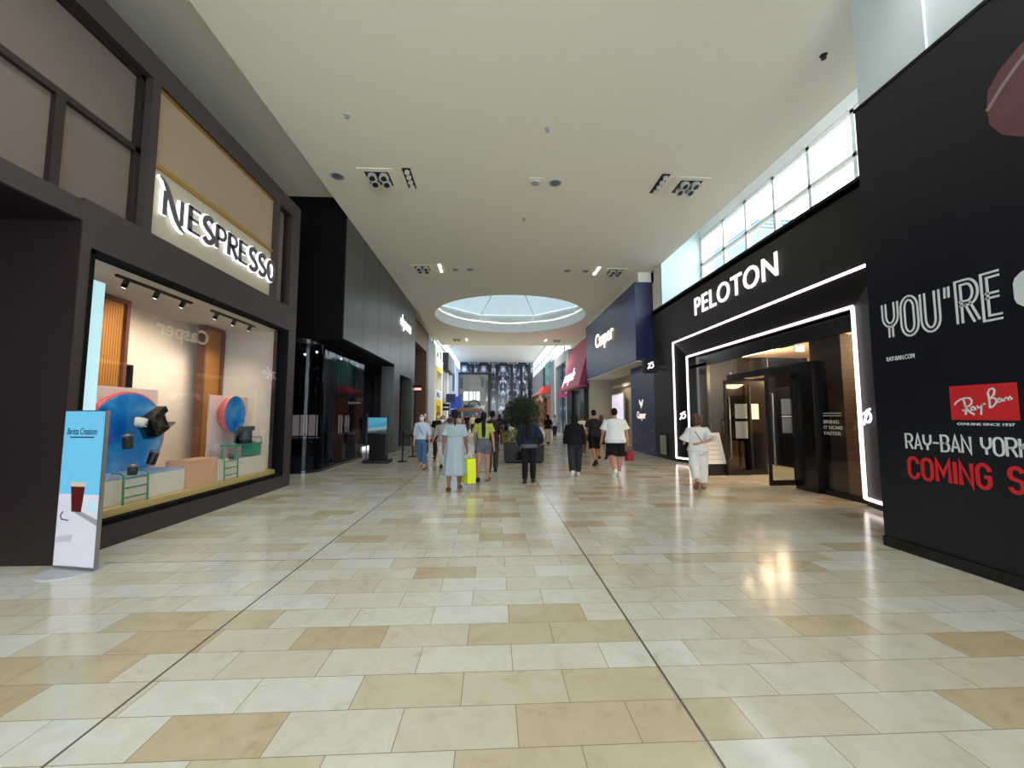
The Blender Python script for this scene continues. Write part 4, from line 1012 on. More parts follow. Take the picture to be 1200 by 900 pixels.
for y, z in ((15.95, 1.0), (16.8, .75), (17.9, .5), (16.1, .22), (18.0, 2.9), (17.5, 3.4)): st.cyl((6.4, y, z), (6.394, y, z), .025, n=8)
st.build('star_print', M['print_white'], pn)
o = text('Casper', 'wall_sign', emis('blush_letter', (1, .86, .8, 1), .8), (6.39, 17.6, 1.38), R_X, R_UP, 1.0, .40, .012, bold=.012); tag(o, 'pale lettering on the navy entrance panel', 'sign')
mb = MB(); Mx = frame_mat((6.39, 17.28, 1.94), R_X, R_UP)
for c, a in ((0, 0), (-.14, 24), (.14, -24)):
    pts = [(c+.2 + .05*math.cos(t_) * 1 + math.sin(math.radians(-a))*(.16*math.sin(t_)), .16 + .15*math.sin(t_)*math.cos(math.radians(a)) + (.06 if c else -.04)) for t_ in [2*PI*i/14 for i in range(14)]]
    mb.prism([Mx @ Vector((x, y, 0)) for x, y in pts], (-.01, 0, 0))
o = mb.build('wall_logo', bpy.data.materials['blush_letter']); tag(o, 'pale three-petal emblem above the lettering on the navy panel', 'logo')
sh = struct(B(7.3, 7.4, 18.3, 24.6, 0, 3.9), 'wall_right', M['beige_light'])
struct(B(6.5, 7.4, 18.35, 18.5, 0, 3.83), 'wall_right', M['wood_light'])
struct(B(5.9, 7.4, 24.25, 24.6, 0, 3.83), 'wall_right', M['beige_light'])
struct(B(5.76, 7.4, 15.8, 24.6, 3.76, 3.81), 'ceiling', M['soft_white'])
B(7.2, 7.3, 20.3, 20.5, 0, 3.2).build('post', M['wood_light'], sh); B(7.2, 7.3, 23.8, 24.0, 0, 3.3).build('post', M['wood_light'], sh); B(7.2, 7.3, 20.3, 24.0, 3.2, 3.35).build('rail', M['white'], sh)
t = thing('video_screen', 'glowing lilac screen standing in the mattress shop entrance', 'screen', (7.1, 21, 1))
B(7.05, 7.12, 21.4, 23.6, .9, 2.85).build('frame', M['white'], t)
def mat_ui():
    m, nt, b = base_mat('lilac_screen'); N = nt.nodes.new; L = nt.links.new
    tc = N('ShaderNodeTexCoord'); v = N('ShaderNodeTexVoronoi'); v.inputs['Scale'].default_value = 4; v.distance = 'CHEBYCHEV'; L(tc.outputs['Object'], v.inputs[0])
    cr = N('ShaderNodeValToRGB'); e = cr.color_ramp.elements; e[0].position = .35; e[0].color = rgb(214, 206, 236); e[1].position = .75; e[1].color = rgb(150, 90, 150)
    L(v.outputs['Distance'], cr.inputs[0]); L(cr.outputs[0], b.inputs['Emission Color']); b.inputs['Emission Strength'].default_value = .9
    return m
B(7.04, 7.05, 21.5, 23.5, 1.0, 2.78).build('display', mat_ui(), t)
t = thing('blade_sign', 'navy blade sign with white lettering under the far end of the navy fascia', 'sign', (6.1, 24.3, 3.4)); B(5.72, 6.3, 24.42, 24.52, 3.25, 3.95).build('board', M['navy_dark'], t); text('Casper', 'lettering', M['print_white'], (5.8, 24.41, 3.55), (1,0,0), (0,0,1), .42, .14, .01, parent=t)

# ================================================================ FAR RIGHT SHOPS
t = thing('shop_awning', 'sloping pink sign canopy beyond the navy fascia', 'canopy', (5.9, 27.5, 3.4))
MB().prism([(6.25, 24.75, 6.85), (5.30, 24.75, 3.55), (5.36, 24.75, 3.42), (6.36, 24.75, 3.5)], (0, 6.5, 0)).build('panel', M['pink'], t)
MB().prism([(5.36, 24.70, 3.5), (6.3, 24.70, 3.5), (6.2, 24.70, 6.8), (6.1, 24.70, 6.4)], (0, .05, 0)).build('end_panel', M['pink_dark'], t)
u2 = Vector((.95, 0, 3.3)).normalized()
o = text('purple', 'wall_sign', M['sign_pink'], (5.335, 30.9, 3.75), (0,-1,0), u2, 4.0, 1.2, .02, bold=.0, shear=.2); tag(o, 'pale lilac script lettering on the pink sloping canopy', 'sign')
struct(B(6.4, 6.5, 24.8, 31.3, 3.4, 7.0), 'wall_right', M['grey'])
t = thing('blade_sign', 'small magenta blade sign below the pink canopy', 'sign', (5.5, 31.6, 3)); B(5.0, 5.9, 31.4, 31.5, 3.05, 3.3).build('board', emis('magenta_sign', (.6, .08, .3, 1), .25), t)
bs = MB(); bs.box(5.75, 6.3, 25.2, 26.4, 0, 3.4); bs.box(5.75, 6.3, 29.2, 31.2, 0, 3.4)
pinkfront = struct(bs, 'wall_right', M['gloss_black'])
B(6.2, 6.3, 26.4, 29.2, 0, 3.4).build('glass_pane', M['slate_glass'], pinkfront); B(6.15, 6.2, 27.2, 27.5, 0, 3.4).build('mullion', M['grey_light'], pinkfront)
gs = MB(); gs.box(5.9, 6.5, 31.3, 32.4, 0, 6.9); gs.box(5.9, 6.5, 37.6, 38.6, 0, 6.9); gs.box(5.9, 6.5, 32.4, 37.6, 6.1, 6.9)
gsh = struct(gs, 'wall_right', M['grey_light'])
B(6.1, 6.3, 32.4, 37.6, 2.6, 6.1).build('glass_pane', M['slate_glass'], gsh); B(6.1, 6.3, 32.4, 37.6, 0, 2.6).build('panel', M['slate_glass'], gsh)
B(6.05, 6.12, 34.9, 35.1, 0, 6.1).build('mullion', M['charcoal'], gsh)
g2 = struct(B(5.85, 6.5, 38.6, 40.8, 0, 7.0), 'wall_right', M['grey'])
B(5.9, 6.4, 40.8, 45.5, 3.6, 7.4).build('glass_pane', M['teal_glass'], g2); B(5.8, 6.4, 45.5, 46.3, 0, 7.2).build('post', M['charcoal'], g2)
g3 = struct(B(5.85, 6.5, 46.3, 60, 4.6, 7.2), 'wall_right', M['grey'])
B(5.75, 6.4, 46.3, 60, 4.4, 4.6).build('rail', M['wood_light'], g3); B(6.1, 6.4, 40.8, 60, 0, 4.4).build('panel', mat('terracotta_front', rgb(150, 84, 56), .6, var=.2, scale=1), g3)
B(5.85, 6.2, 50, 50.7, 0, 4.4).build('post', M['grey_light'], g3); B(5.85, 6.2, 55, 55.6, 0, 4.4).build('post', M['wood'], g3)
t = thing('shop_awning', 'small coral red canopy over a far right shop', 'canopy', (5.6, 43, 4)); MB().prism([(4.95, 41.2, 3.95), (5.845, 41.2, 3.95), (5.845, 41.2, 4.7), (5.2, 41.2, 4.6)], (0, 3.4, 0)).build('panel', M['coral'], t)
t = thing('blade_sign', 'pale pink blade sign below the coral canopy', 'sign', (5.3, 48, 3.2)); B(5.1, 5.8, 47, 47.1, 3.2, 3.6).build('board', mat('pale_pink_sign', rgb(226, 190, 196), .5), t)

# ================================================================ CEILING FITTINGS
lamp_body = mat('lamp_aluminium', rgb(206, 206, 200), .4, metal=.3)
def recess_fixture(x, y, label, group):
    t = thing('ceiling_light', label, 'ceiling light', (x, y, CZ), group)
    fr = MB(); w = .42
    for a in ((-w, w, -w, -w+.13), (-w, w, w-.13, w), (-w, -w+.13, -w+.13, w-.13), (w-.13, w, -w+.13, w-.13)): fr.box(x+a[0], x+a[1], y+a[2], y+a[3], CZ-.012, CZ)
    fr.build('frame', M['ceiling'], t)
    B(x-.29, x+.29, y-.29, y+.29, CZ-.006, CZ-.001).build('recess', M['dark_steel'], t)
    for dx in (-.14, .14):
        for dy in (-.14, .14):
            h = MB().cyl((x+dx, y+dy, CZ-.004), (x+dx+.02, y+dy-.03, CZ-.11), .10, .12, 18).build('lamp_head', lamp_body, t, smooth=False)
            MB().cyl((x+dx+.0202, y+dy-.0303, CZ-.111), (x+dx+.021, y+dy-.0312, CZ-.114), .075, n=18).build('lens', M['dark_steel'], h)
    return t
def strip_fixture(x, y, label, group):
    t = thing('spot_strip', label, 'ceiling light', (x, y, CZ), group)
    B(x-.10, x+.10, y-.42, y+.42, CZ-.012, CZ).build('plate', M['dark_steel'], t)
    for k in range(4):
        yy = y - .31 + .207*k
        MB().cyl((x, yy, CZ-.012), (x+.015, yy-.02, CZ-.06), .05, .065, 14).build('lamp_head', lamp_body, t)
    return t
def disc_fixture(x, y, label, r=.17, name='ceiling_speaker', cat='speaker', group=None):
    t = thing(name, label, cat, (x, y, CZ), group)
    MB().lathe((x, y, CZ), [(r, 0), (r, -.012), (r*.8, -.02), (r*.75, -.012)]).build('ring', M['grey_light'], t)
    MB().cyl((x, y, CZ-.004), (x, y, CZ-.016), r*.7, n=24).build('grille', M['grey'], t)
rows = ((9.72, 'nearest'), (15.9, 'second'), (31.0, 'far'))
for y, w in rows:
    recess_fixture(-2.86, y, 'square four-lamp ceiling light on the left in the %s row' % w, 'square ceiling lights')
    recess_fixture(4.98, y, 'square four-lamp ceiling light on the right in the %s row' % w, 'square ceiling lights')
strip_fixture(-2.11, 9.68, 'strip of four small spots beside the left square ceiling light', 'spot strips')
strip_fixture(4.22, 9.62, 'strip of four small spots beside the right square ceiling light', 'spot strips')
disc_fixture(-3.87, 9.66, 'round ceiling speaker between the left ceiling edge and a square light')
disc_fixture(1.55, 9.7, 'round ceiling speaker at the middle of the ceiling')
t = thing('access_plate', 'small square plate with a round detector at the middle of the ceiling', 'detector', (1.04, 9.68, CZ)); B(.86, 1.22, 9.5, 9.86, CZ-.012, CZ).build('plate', M['ceiling'], t); MB().cyl((1.04, 9.68, CZ-.012), (1.04, 9.68, CZ-.05), .11, n=20).build('detector_head', M['grey_light'], t)
for x, y, lab in ((-1.55, 15.94, 'left outer'), (-.96, 15.9, 'left inner'), (3.0, 15.85, 'right inner'), (3.75, 15.85, 'right outer')):
    disc_fixture(x, y, lab + ' round fitting in the second row of ceiling lights', .14, 'ceiling_fitting', 'ceiling fitting')
def lit_spot(x, y, label):
    t = thing('ceiling_spot', label, 'ceiling light', (x, y, CZ), 'lit ceiling spots')
    MB().lathe((x, y, CZ), [(.16, 0), (.16, -.015), (.11, -.015)]).build('ring', M['white'], t)
    B(x-.04, x+.04, y-.42, y+.42, CZ-.03, CZ-.012).build('lens', M['lamp_white'], t)
for x, y, lab in ((-2.14, 15.8, 'lit ceiling spot beside the left square light in the second row'), (4.2, 15.8, 'lit ceiling spot beside the right square light in the second row'),
                  (-2.1, 31, 'lit ceiling spot on the left beyond the skylight'), (4.1, 31, 'lit ceiling spot on the right beyond the skylight')): lit_spot(x, y, lab)
for i, (x, y, lab) in enumerate(((-2.9, 7.6, 'sprinkler head left of the middle in front of the first light row'), (1.1, 7.8, 'sprinkler head at the middle in front of the first light row'), (.9, 11.6, 'sprinkler head between the first two light rows'), (5.4, 5.9, 'dark sprinkler head near the high side window'))):
    t = thing('ceiling_sprinkler', lab, 'sprinkler', (x, y, CZ)); MB().lathe((x, y, CZ), [(.06, 0), (.05, -.012), (.015, -.02), (.015, -.05), (.04, -.055), (.04, -.06)], 12).build('body', M['grey_light'] if i < 3 else M['dark_steel'], t)

# ================================================================ PLANTER
t = thing('planter_box', 'square black planter box in the middle of the hall', 'planter', (1.05, 14.3, 0))
pb = MB().loft([[(1.05+a*k, 14.3+b*k, z) for a, b in ((-.68,-.68),(.68,-.68),(.68,.68),(-.68,.68))] for z, k in ((.05,.97),(.62,1),(.62,.93),(.5,.93))], cap=True); pb.build('body', M['black'], t)
B(.45, 1.65, 13.7, 14.9, 0, .06).build('plinth', M['matt_black'], t)
B(.42, 1.68, 13.67, 14.93, .5, .55).build('soil', mat('dark_soil', rgb(46, 38, 30), .9, var=.3, scale=20), t)
def leaves(mb, c, r, n, size, seed, shell=.55):
    rs = random.Random(seed); c = Vector(c)
    for _ in range(n):
        d = Vector((rs.gauss(0,1), rs.gauss(0,1), rs.gauss(0,1))).normalized(); k = shell + (1-shell)*rs.random()**.5
        k *= 1 + .14*noise.noise(d*2.3 + Vector((seed, 0, 0)))
        p = c + Vector((d.x*r[0], d.y*r[1], d.z*r[2]))*k
        a = (d + Vector((rs.uniform(-.8,.8), rs.uniform(-.8,.8), rs.uniform(-.5,.9)))).normalized(); b = a.orthogonal().normalized(); b.rotate(Matrix.Rotation(rs.uniform(0, 6.3), 3, a))
        s = size*rs.uniform(.7, 1.25); w = b.cross(a).normalized(); nb = a*.12*s
        mb.add([p, p + a*s*.5 + w*s*.22 + nb*0, p + a*s - b*.1*s, p + a*s*.5 - w*s*.22], [(0,1,2,3)])
    return mb
leaf_a = mat('dark_green_leaf', rgb(38, 56, 30), .45, var=.5, scale=9)
leaf_b = mat('variegated_leaf', rgb(128, 132, 72), .5, var=.5, scale=14)
leaf_c = mat('mid_green_leaf', rgb(52, 74, 40), .5, var=.5, scale=9)
leaf_d = mat('tan_leaf', rgb(150, 112, 66), .6, var=.4, scale=9)
t = thing('topiary_tree', 'round dark green topiary tree on a bare stem in the planter', 'tree', (1.0, 14.35, .55))
leaves(MB(), (1.0, 14.35, 1.68), (.62, .62, .55), 3400, .085, 3).build('crown', leaf_a, t)
MB().ell((1.0, 14.35, 1.68), (.45, .45, .4)).build('branches', mat('dark_twigs', rgb(22, 28, 16), .9, var=.4, scale=14, bump=.6), t, smooth=True)
MB().tube([(1.0, 14.35, .5), (1.01, 14.34, .9), (.99, 14.36, 1.4)], .025).build('trunk', M['wood'], t, smooth=True)
t = thing('low_shrub', 'rounded yellow-green shrub at the left front of the planter', 'shrub', (.66, 13.95, .55))
leaves(MB(), (.66, 13.98, .78), (.36, .33, .32), 1300, .075, 9).build('foliage', leaf_b, t); MB().tube([(.66, 13.98, .5), (.66, 13.98, .8)], .03).build('stem', M['wood'], t)
t = thing('low_shrub', 'green shrub at the right and back of the planter', 'shrub', (1.25, 14.3, .55))
leaves(MB(), (1.22, 14.25, .86), (.42, .45, .36), 1300, .11, 12).build('foliage', leaf_c, t); MB().tube([(1.22, 14.25, .5), (1.22, 14.25, .8)], .03).build('stem', M['wood'], t)
t = thing('ornamental_tree', 'thin tan-leaved ornamental tree in a dark pot beyond the planter', 'tree', (3.0, 27.0, .4))
leaves(MB(), (3.0, 27.0, 1.75), (.6, .6, .95), 900, .16, 21, .2).build('crown', leaf_d, t); MB().tube([(3.0, 27, .35), (3.02, 27, 1.0), (2.98, 27, 1.9)], .03).build('trunk', M['wood'], t)
tag(MB().lathe((3.0, 27.0, 0), [(.22, 0), (.3, .5), (.27, .5), (.24, .4)], 24).build('plant_pot', M['matt_black'], smooth=False), 'dark tapered pot of the tan-leaved tree', 'plant pot')

# ================================================================ PEOPLE
def remesh(mb, vox, smooth=3, amp=0.0, freq=7.0, seed=0):
    me = mb.mesh(); o = bpy.data.objects.new('tmp_body', me); COL.objects.link(o)
    r = o.modifiers.new('r', 'REMESH'); r.mode = 'VOXEL'; r.voxel_size = vox
    if smooth:
        s_ = o.modifiers.new('s', 'SMOOTH'); s_.factor = .5; s_.iterations = smooth
    dg = bpy.context.evaluated_depsgraph_get(); dg.update()
    m2 = bpy.data.meshes.new_from_object(o.evaluated_get(dg)); bpy.data.objects.remove(o)
    if amp:
        off = Vector((seed*3.1, seed*1.7, 0))
        for v in m2.vertices:
            v.co += v.normal * amp * noise.noise(Vector((v.co.x*freq, v.co.y*freq, v.co.z*freq*.55)) + off)
    for p in m2.polygons: p.use_smooth = True
    return m2

PROF = [(.46,.070,.060,.0),(.50,.092,.068,-.004),(.53,.097,.070,-.007),(.57,.090,.064,-.004),(.62,.076,.056,.002),(.66,.078,.056,.004),
        (.70,.085,.060,.004),(.75,.093,.064,.002),(.79,.100,.058,-.004),(.815,.092,.048,-.008),(.835,.060,.040,-.008),(.85,.036,.036,-.004),(.885,.031,.034,.004)]
def prof(z, female):
    for a, b in zip(PROF, PROF[1:]):
        if z <= b[0] or b is PROF[-1]:
            f = min(1, max(0, (z-a[0])/(b[0]-a[0]))); v = [a[i]+(b[i]-a[i])*f for i in range(1, 4)]; break
    if female:
        if z < .57: v[0] *= 1.06; v[1] *= 1.04
        elif z < .68: v[0] *= .94
        elif z > .7: v[0] *= .93
    return v

class Figure:
    def __init__(s, H, female, build, pose):
        s.H, s.f, s.b, s.p = H, female, build, pose
        s.lean = math.radians(pose.get('lean', 3)); s.dz = 0
        s.hip0 = Vector((0, 0, .53*H))
        s.leg = {}; s.arm = {}
        low = 9
        for sx, k in ((-1, 'l'), (1, 'r')):
            a, kn, ft = [math.radians(v) for v in pose.get('leg'+k, (0, 3, 0))]
            hip = Vector((sx*.052*H*(build**.5), 0, .52*H))
            d1 = Vector((sx*.02, math.sin(a), -math.cos(a))).normalized(); knee = hip + d1*.245*H
            d2 = Vector((-sx*.01, math.sin(a-kn), -math.cos(a-kn))).normalized(); ank = knee + d2*.235*H
            fd = Vector((sx*.10, math.cos(ft), -math.sin(ft))).normalized()
            fu = fd.cross(Vector((1, 0, 0))).normalized(); fu = -fu if fu.z < 0 else fu
            s.leg[k] = (hip, knee, ank, fd, fu)
            for t in (-.035, .05, .11): low = min(low, (ank + fd*t*H - fu*.042*H).z)
        s.dz = -low
        sh = Vector((0, -.006*H, .808*H)); sw = (.098 if female else .112)*H*(build**.35)
        for sx, k in ((-1, 'l'), (1, 'r')):
            pit, ab, el, inw = [math.radians(v) for v in pose.get('arm'+k, (0, 8, 12, 5))]
            S = s.T(sh + Vector((sx*sw, 0, -.012*H)))
            d1 = Vector((sx*math.sin(ab), math.sin(pit)*math.cos(ab), -math.cos(pit)*math.cos(ab))).normalized(); E_ = S + d1*.172*H
            q = pit + el; ab2 = ab - inw; fo = pose.get('fore'+k)
            d2 = Vector((sx*math.sin(ab2), math.sin(q)*math.cos(ab2), -math.cos(q)*math.cos(ab2))).normalized(); d2 = Vector(fo).normalized() if fo else d2; W = E_ + d2*.148*H
            s.arm[k] = (S, E_, W, d2, sx)
        for k in s.leg: h, kn, an, fd, fu = s.leg[k]; s.leg[k] = (s.Z(h), s.Z(kn), s.Z(an), fd, fu)
        s.neck = s.T(Vector((0, .002*H, .875*H))); y, pt = [math.radians(v) for v in pose.get('head', (0, 0))]
        s.HR = Matrix.Rotation(y, 3, 'Z') @ Matrix.Rotation(-pt, 3, 'X')
        s.head = s.neck + s.HR @ Vector((0, .012*H, .060*H))
    def Z(s, p): return p + Vector((0, 0, s.dz))
    def T(s, p):
        q = p - s.hip0
        c, n = math.cos(s.lean), math.sin(s.lean)
        return s.Z(s.hip0 + Vector((q.x, q.y*c + q.z*n, q.z*c - q.y*n)))
    def ring(s, z, m=0.0, kx=1.0, ky=1.0, n=24, minx=0, miny=0, fold=0, nf=0, ph=0):
        hx, hy, yo = prof(z, s.f); H = s.H; b = s.b
        neck = z > .83
        hx = max(hx*(1 if neck else b), minx)*H*kx + m; hy = max(hy*(1 if neck else b**1.15), miny)*H*ky + m
        out = []
        for j in range(n):
            a = 2*PI*j/n; k = 1 + (fold*math.sin(nf*a+ph) if fold else 0)
            ca, sa = math.cos(a), math.sin(a); e = 2.4
            q = (abs(ca)**e + abs(sa)**e)**(-1/e)
            out.append(s.T(Vector((hx*q*ca*k, yo*H + hy*q*sa*k, z*H))))
        return out
    def body(s, vox):
        H = s.H; mb = MB(); g = s.b**.6
        mb.loft([s.ring(z) for z in (.48,.49,.50,.53,.57,.62,.66,.70,.75,.79,.815,.835,.85,.885,.90)])
        for k in 'lr':
            hip, kn, an, fd, fu = s.leg[k]
            mb.limb([(hip, .056*H*g), (hip.lerp(kn,.35), .052*H*g), (hip.lerp(kn,.75), .040*H*g), (kn, .034*H*g), (kn.lerp(an,.12), .032*H*g), (kn.lerp(an,.32)-Vector((0,.006*H,0)), .034*H*g), (kn.lerp(an,.7), .024*H*g), (an, .020*H)])
            # foot
            sd = fd.cross(fu).normalized(); rg = []
            for t, w, h0, h1 in ((-.038,.012,-.030,-.005),(-.03,.020,-.040,.004),(.0,.021,-.040,.014),(.04,.024,-.040,-.006),(.08,.027,-.040,-.018),(.105,.022,-.040,-.025),(.115,.010,-.038,-.030)):
                c = an + fd*t*H
                rg.append([c + sd*w*H*math.cos(q) + fu*H*((h0+h1)/2 + (h1-h0)/2*math.sin(q)) for q in [2*PI*j/12 for j in range(12)]])
            mb.loft(rg)
            S, E_, W, d2, sx = s.arm[k]
            mb.limb([(S, .030*H*g), (S.lerp(E_,.4), .027*H*g), (E_, .0215*H), (E_.lerp(W,.3), .0225*H), (E_.lerp(W,.8), .016*H), (W, .0145*H)])
            s.hand(mb, k)
        # head
        R = s.HR; c = s.head
        def P(x, y, z): return c + R @ Vector((x*H, y*H, z*H))
        mb.ell(P(0, -.004, .008), (.043*H, .053*H, .055*H), M=R)
        mb.loft([[P(w*math.cos(q), yo + d*math.sin(q), z) for q in [2*PI*j/16 for j in range(16)]] for z, w, d, yo in ((-.066,.014,.012,.034),(-.062,.022,.022,.026),(-.045,.032,.036,.014),(-.02,.039,.045,.006),(.01,.041,.05,.002))])
        mb.loft([[P(w*math.cos(q), yo + .008*math.sin(q), z) for q in [2*PI*j/10 for j in range(10)]] for z, w, yo in ((.012,.005,.047),(-.005,.006,.054),(-.016,.010,.058),(-.022,.008,.050))])   # nose
        mb.loft([[P(w*math.cos(q), .046 + .006*math.sin(q), z) for q in [2*PI*j/10 for j in range(10)]] for z, w in ((-.043,.006),(-.038,.016),(-.033,.016),(-.029,.006))])               # lips
        mb.limb([(P(-.022,.044,.014), .006*H), (P(.022,.044,.014), .006*H)], 8)                                                                                                         # brow
        for sx in (-1, 1): mb.ell(P(sx*.0435, -.004, -.008), (.006*H, .012*H, .019*H), 10, 8, M=R)
        mb.limb([(s.T(Vector((0, -.004*H, .835*H))), .037*H), (P(0, -.012, -.03), .032*H)])
        return remesh(mb, vox, 2)
    def hand(s, mb, k):
        S, E_, W, d, sx = s.arm[k]; H = s.H
        n = Vector((-sx, .25, 0)); n = (n - d*n.dot(d)).normalized(); side = d.cross(n).normalized()
        if side.y < 0: side = -side
        cl = s.p.get('grip'+k, 25)
        c0 = W + d*.004*H
        rg = []
        for t, w, th in ((-.004,.013,.011),(.012,.018,.012),(.03,.022,.011),(.048,.0225,.0095),(.054,.019,.007)):
            rg.append([c0 + d*t*H + side*w*H*math.cos(q) + n*th*H*math.sin(q) for q in [2*PI*j/12 for j in range(12)]])
        mb.loft(rg)
        for i, (o, L_) in enumerate(((.0165,.040),(.0055,.045),(-.0055,.042),(-.016,.033))):
            p = c0 + d*.047*H + side*o*H; a = math.radians(cl); v = d; pts = [(p, .0053*H)]
            for f in (.45, .32, .23):
                v = (d*math.cos(a) + n*math.sin(a)).normalized(); p = p + v*L_*f*H; pts.append((p, .0049*H if f > .3 else .0042*H)); a += math.radians(cl*.9)
            mb.limb(pts, 8)
        p = c0 + d*.012*H + side*.015*H; v1 = (d*.62 + side*.70 + n*.25).normalized(); v2 = (d*.9 + side*.25 + n*.35).normalized()
        mb.limb([(p, .0065*H), (p + v1*.022*H, .006*H), (p + v1*.022*H + v2*.024*H, .0048*H)], 8)
        s.palm = getattr(s, 'palm', {}); s.palm[k] = c0 + d*.06*H + n*.012*H

TOP_RINGS = (.46,.5,.53,.57,.62,.66,.70,.75,.79,.815,.83)
def person(label, loc, rz, H, female, build, skin, hair, pose, vox=.0085):
    t = thing('person', label, 'person', (loc[0], loc[1], 0))
    F = Figure(H, female, build, pose)
    F.t = t; F.Mw = Matrix.Translation((loc[0], loc[1], 0)) @ Matrix.Rotation(rz, 4, 'Z'); F.vox = vox
    F.seed = hash(label) % 50 if False else int(abs(loc[0]*7 + loc[1]*3)) % 50
    me = F.body(vox); put(F, me, 'body', skin)
    return F
def put(F, me, name, m, parent=None):
    me.transform(F.Mw); return link(me, name, m, parent or F.t)
def rmb(F, mb, name, m, vox=None, smooth=3, amp=0.0, freq=7, parent=None):
    return put(F, remesh(mb, vox or F.vox*1.2, smooth, amp, freq, F.seed), name, m, parent)
def top(F, m, hem=.5, neck=.83, sleeve=.45, loose=0.012, flare=0.0, minx=0, miny=0, amp=.006, sl_r=1.35, name='shirt', collar=False):
    H = F.H; mb = MB(); zs = [hem] + [z for z in TOP_RINGS if z > hem+.012 and z < neck] + [neck]
    rings = []
    for z in zs:
        k = max(0, (.62-z)/.15)
        rings.append(F.ring(z, loose + flare*k*H + (.018*min(1, max(0, (.64-z)/.08)) if hem < .56 else 0), minx=minx if z < .76 else minx*max(0, (.83-z)/.07), miny=miny if z < .76 else miny*max(0, (.83-z)/.07)))
    mb.loft(rings)
    for k in 'lr':
        S, E_, W, d2, sx = F.arm[k]; g = F.b**.6; ins = Vector((-sx*.03*H, 0, -.012*H))
        r0, r1 = .031*H*g + loose, .027*H*g*sl_r/1.2 + loose
        if sleeve <= 1: e = S.lerp(E_, sleeve); pts = [S + ins, S, S.lerp(e, .5), e]; rr = [r0, r0*1.02, (r0+r1)/2, r1*sl_r/1.2]
        else:
            e = E_.lerp(W, sleeve-1); pts = [S + ins, S, S.lerp(E_, .5), E_, E_.lerp(e, .5), e]; rr = [r0, r0, (r0+r1)/2, .024*H*sl_r/1.15 + loose, .022*H*sl_r/1.15 + loose, .0185*H*sl_r/1.15 + loose*.8]
        mb.tube(pts, rr, 14)
    if collar: mb.loft([F.ring(z, .012) for z in (.82, .845, .862)])
    return rmb(F, mb, name, m, amp=amp)
def pants(F, m, length=1.9, loose=.010, hem_k=1.0, waist=.60, amp=.005, name='trousers', seat=0):
    """length 1 = knee, 2 = ankle"""
    H = F.H; g = F.b**.6; mb = MB()
    mb.loft([F.ring(z, loose + (seat if z < .55 else 0)) for z in (.455,.48,.50,.53,.57,waist)])
    for k in 'lr':
        hip, kn, an, fd, fu = F.leg[k]; pr = [(hip + Vector((0,0,.01*H)), .058*H*g)]
        if length <= 1:
            e = hip.lerp(kn, length); pr += [(hip.lerp(e,.5), .055*H*g), (e, .047*H*g*hem_k)]
        else:
            e = kn.lerp(an, length-1); pr += [(hip.lerp(kn,.4), .053*H*g), (hip.lerp(kn,.8), .042*H*g*(1+hem_k)/2), (kn, .037*H*g*(1+hem_k)/2), (kn.lerp(e,.4), .036*H*g*(1+hem_k)/2), (e, .026*H*g*hem_k)]
        mb.tube([p for p, r in pr], [r + loose for p, r in pr], 16)
    return rmb(F, mb, name, m, amp=amp)
def skirt(F, m, z0, z1, w0, w1, d0, d1, folds=9, amp=.05, name='skirt', sway=0.0, n=72):
    """hanging skirt from z1 (waist) to z0 (hem), half widths and depths in body heights"""
    H = F.H; rings = []
    for i in range(15):
        f = i/14; z = z1 + (z0-z1)*f; fl = f**.8
        w = (w1 + (w0-w1)*fl)*H; d = (d1 + (d0-d1)*fl)*H; r = []
        for j in range(n):
            a = 2*PI*j/n; k = 1 + amp*f*(math.sin(folds*a + F.seed) + .5*math.sin((folds*2+1)*a + 2*F.seed))
            q = Vector((w*math.cos(a)*k, -.004*H + d*math.sin(a)*k + sway*f*H, z*H)); r.append(F.Z(q))
        rings.append(r)
    me = MB().loft(rings).mesh()
    for p in me.polygons: p.use_smooth = len(p.vertices) == 4
    return put(F, me, name, m)
def shoes(F, m, sole, kind='shoe'):
    H = F.H
    for k in 'lr':
        hip, kn, an, fd, fu = F.leg[k]; sd = fd.cross(fu).normalized()
        def ringat(t, w, h0, h1): 
            c = an + fd*t*H; return [c + sd*w*H*math.cos(q) + fu*H*((h0+h1)/2 + (h1-h0)/2*math.sin(q)) for q in [2*PI*j/14 for j in range(14)]]
        if kind == 'shoe':
            mb = MB().loft([ringat(*a) for a in ((-.047,.012,-.036,-.002),(-.040,.024,-.042,.012),(-.01,.026,-.042,.016),(.02,.027,-.042,.010),(.06,.030,-.042,-.008),(.095,.029,-.042,-.018),(.12,.020,-.042,-.024),(.127,.008,-.040,-.030))])
            me = mb.mesh(); [setattr(p, 'use_smooth', True) for p in me.polygons]; sh = put(F, me, 'shoe', m)
        else:
            mb = MB().tube([an + fd*.07*H + sd*.03*H*math.cos(q) + fu*H*(-.034 + .026*math.sin(q)) for q in [PI*j/8 for j in range(9)]], .006*H)
            me = mb.mesh(); sh = put(F, me, 'sandal', m)
        mb = MB().loft([ringat(*a) for a in ((-.048,.012,-.047,-.036),(-.04,.026,-.048,-.036),(.02,.028,-.048,-.037),(.07,.032,-.048,-.037),(.115,.022,-.047,-.037),(.128,.008,-.045,-.038))])
        put(F, mb.mesh(), 'sole', sole, sh)
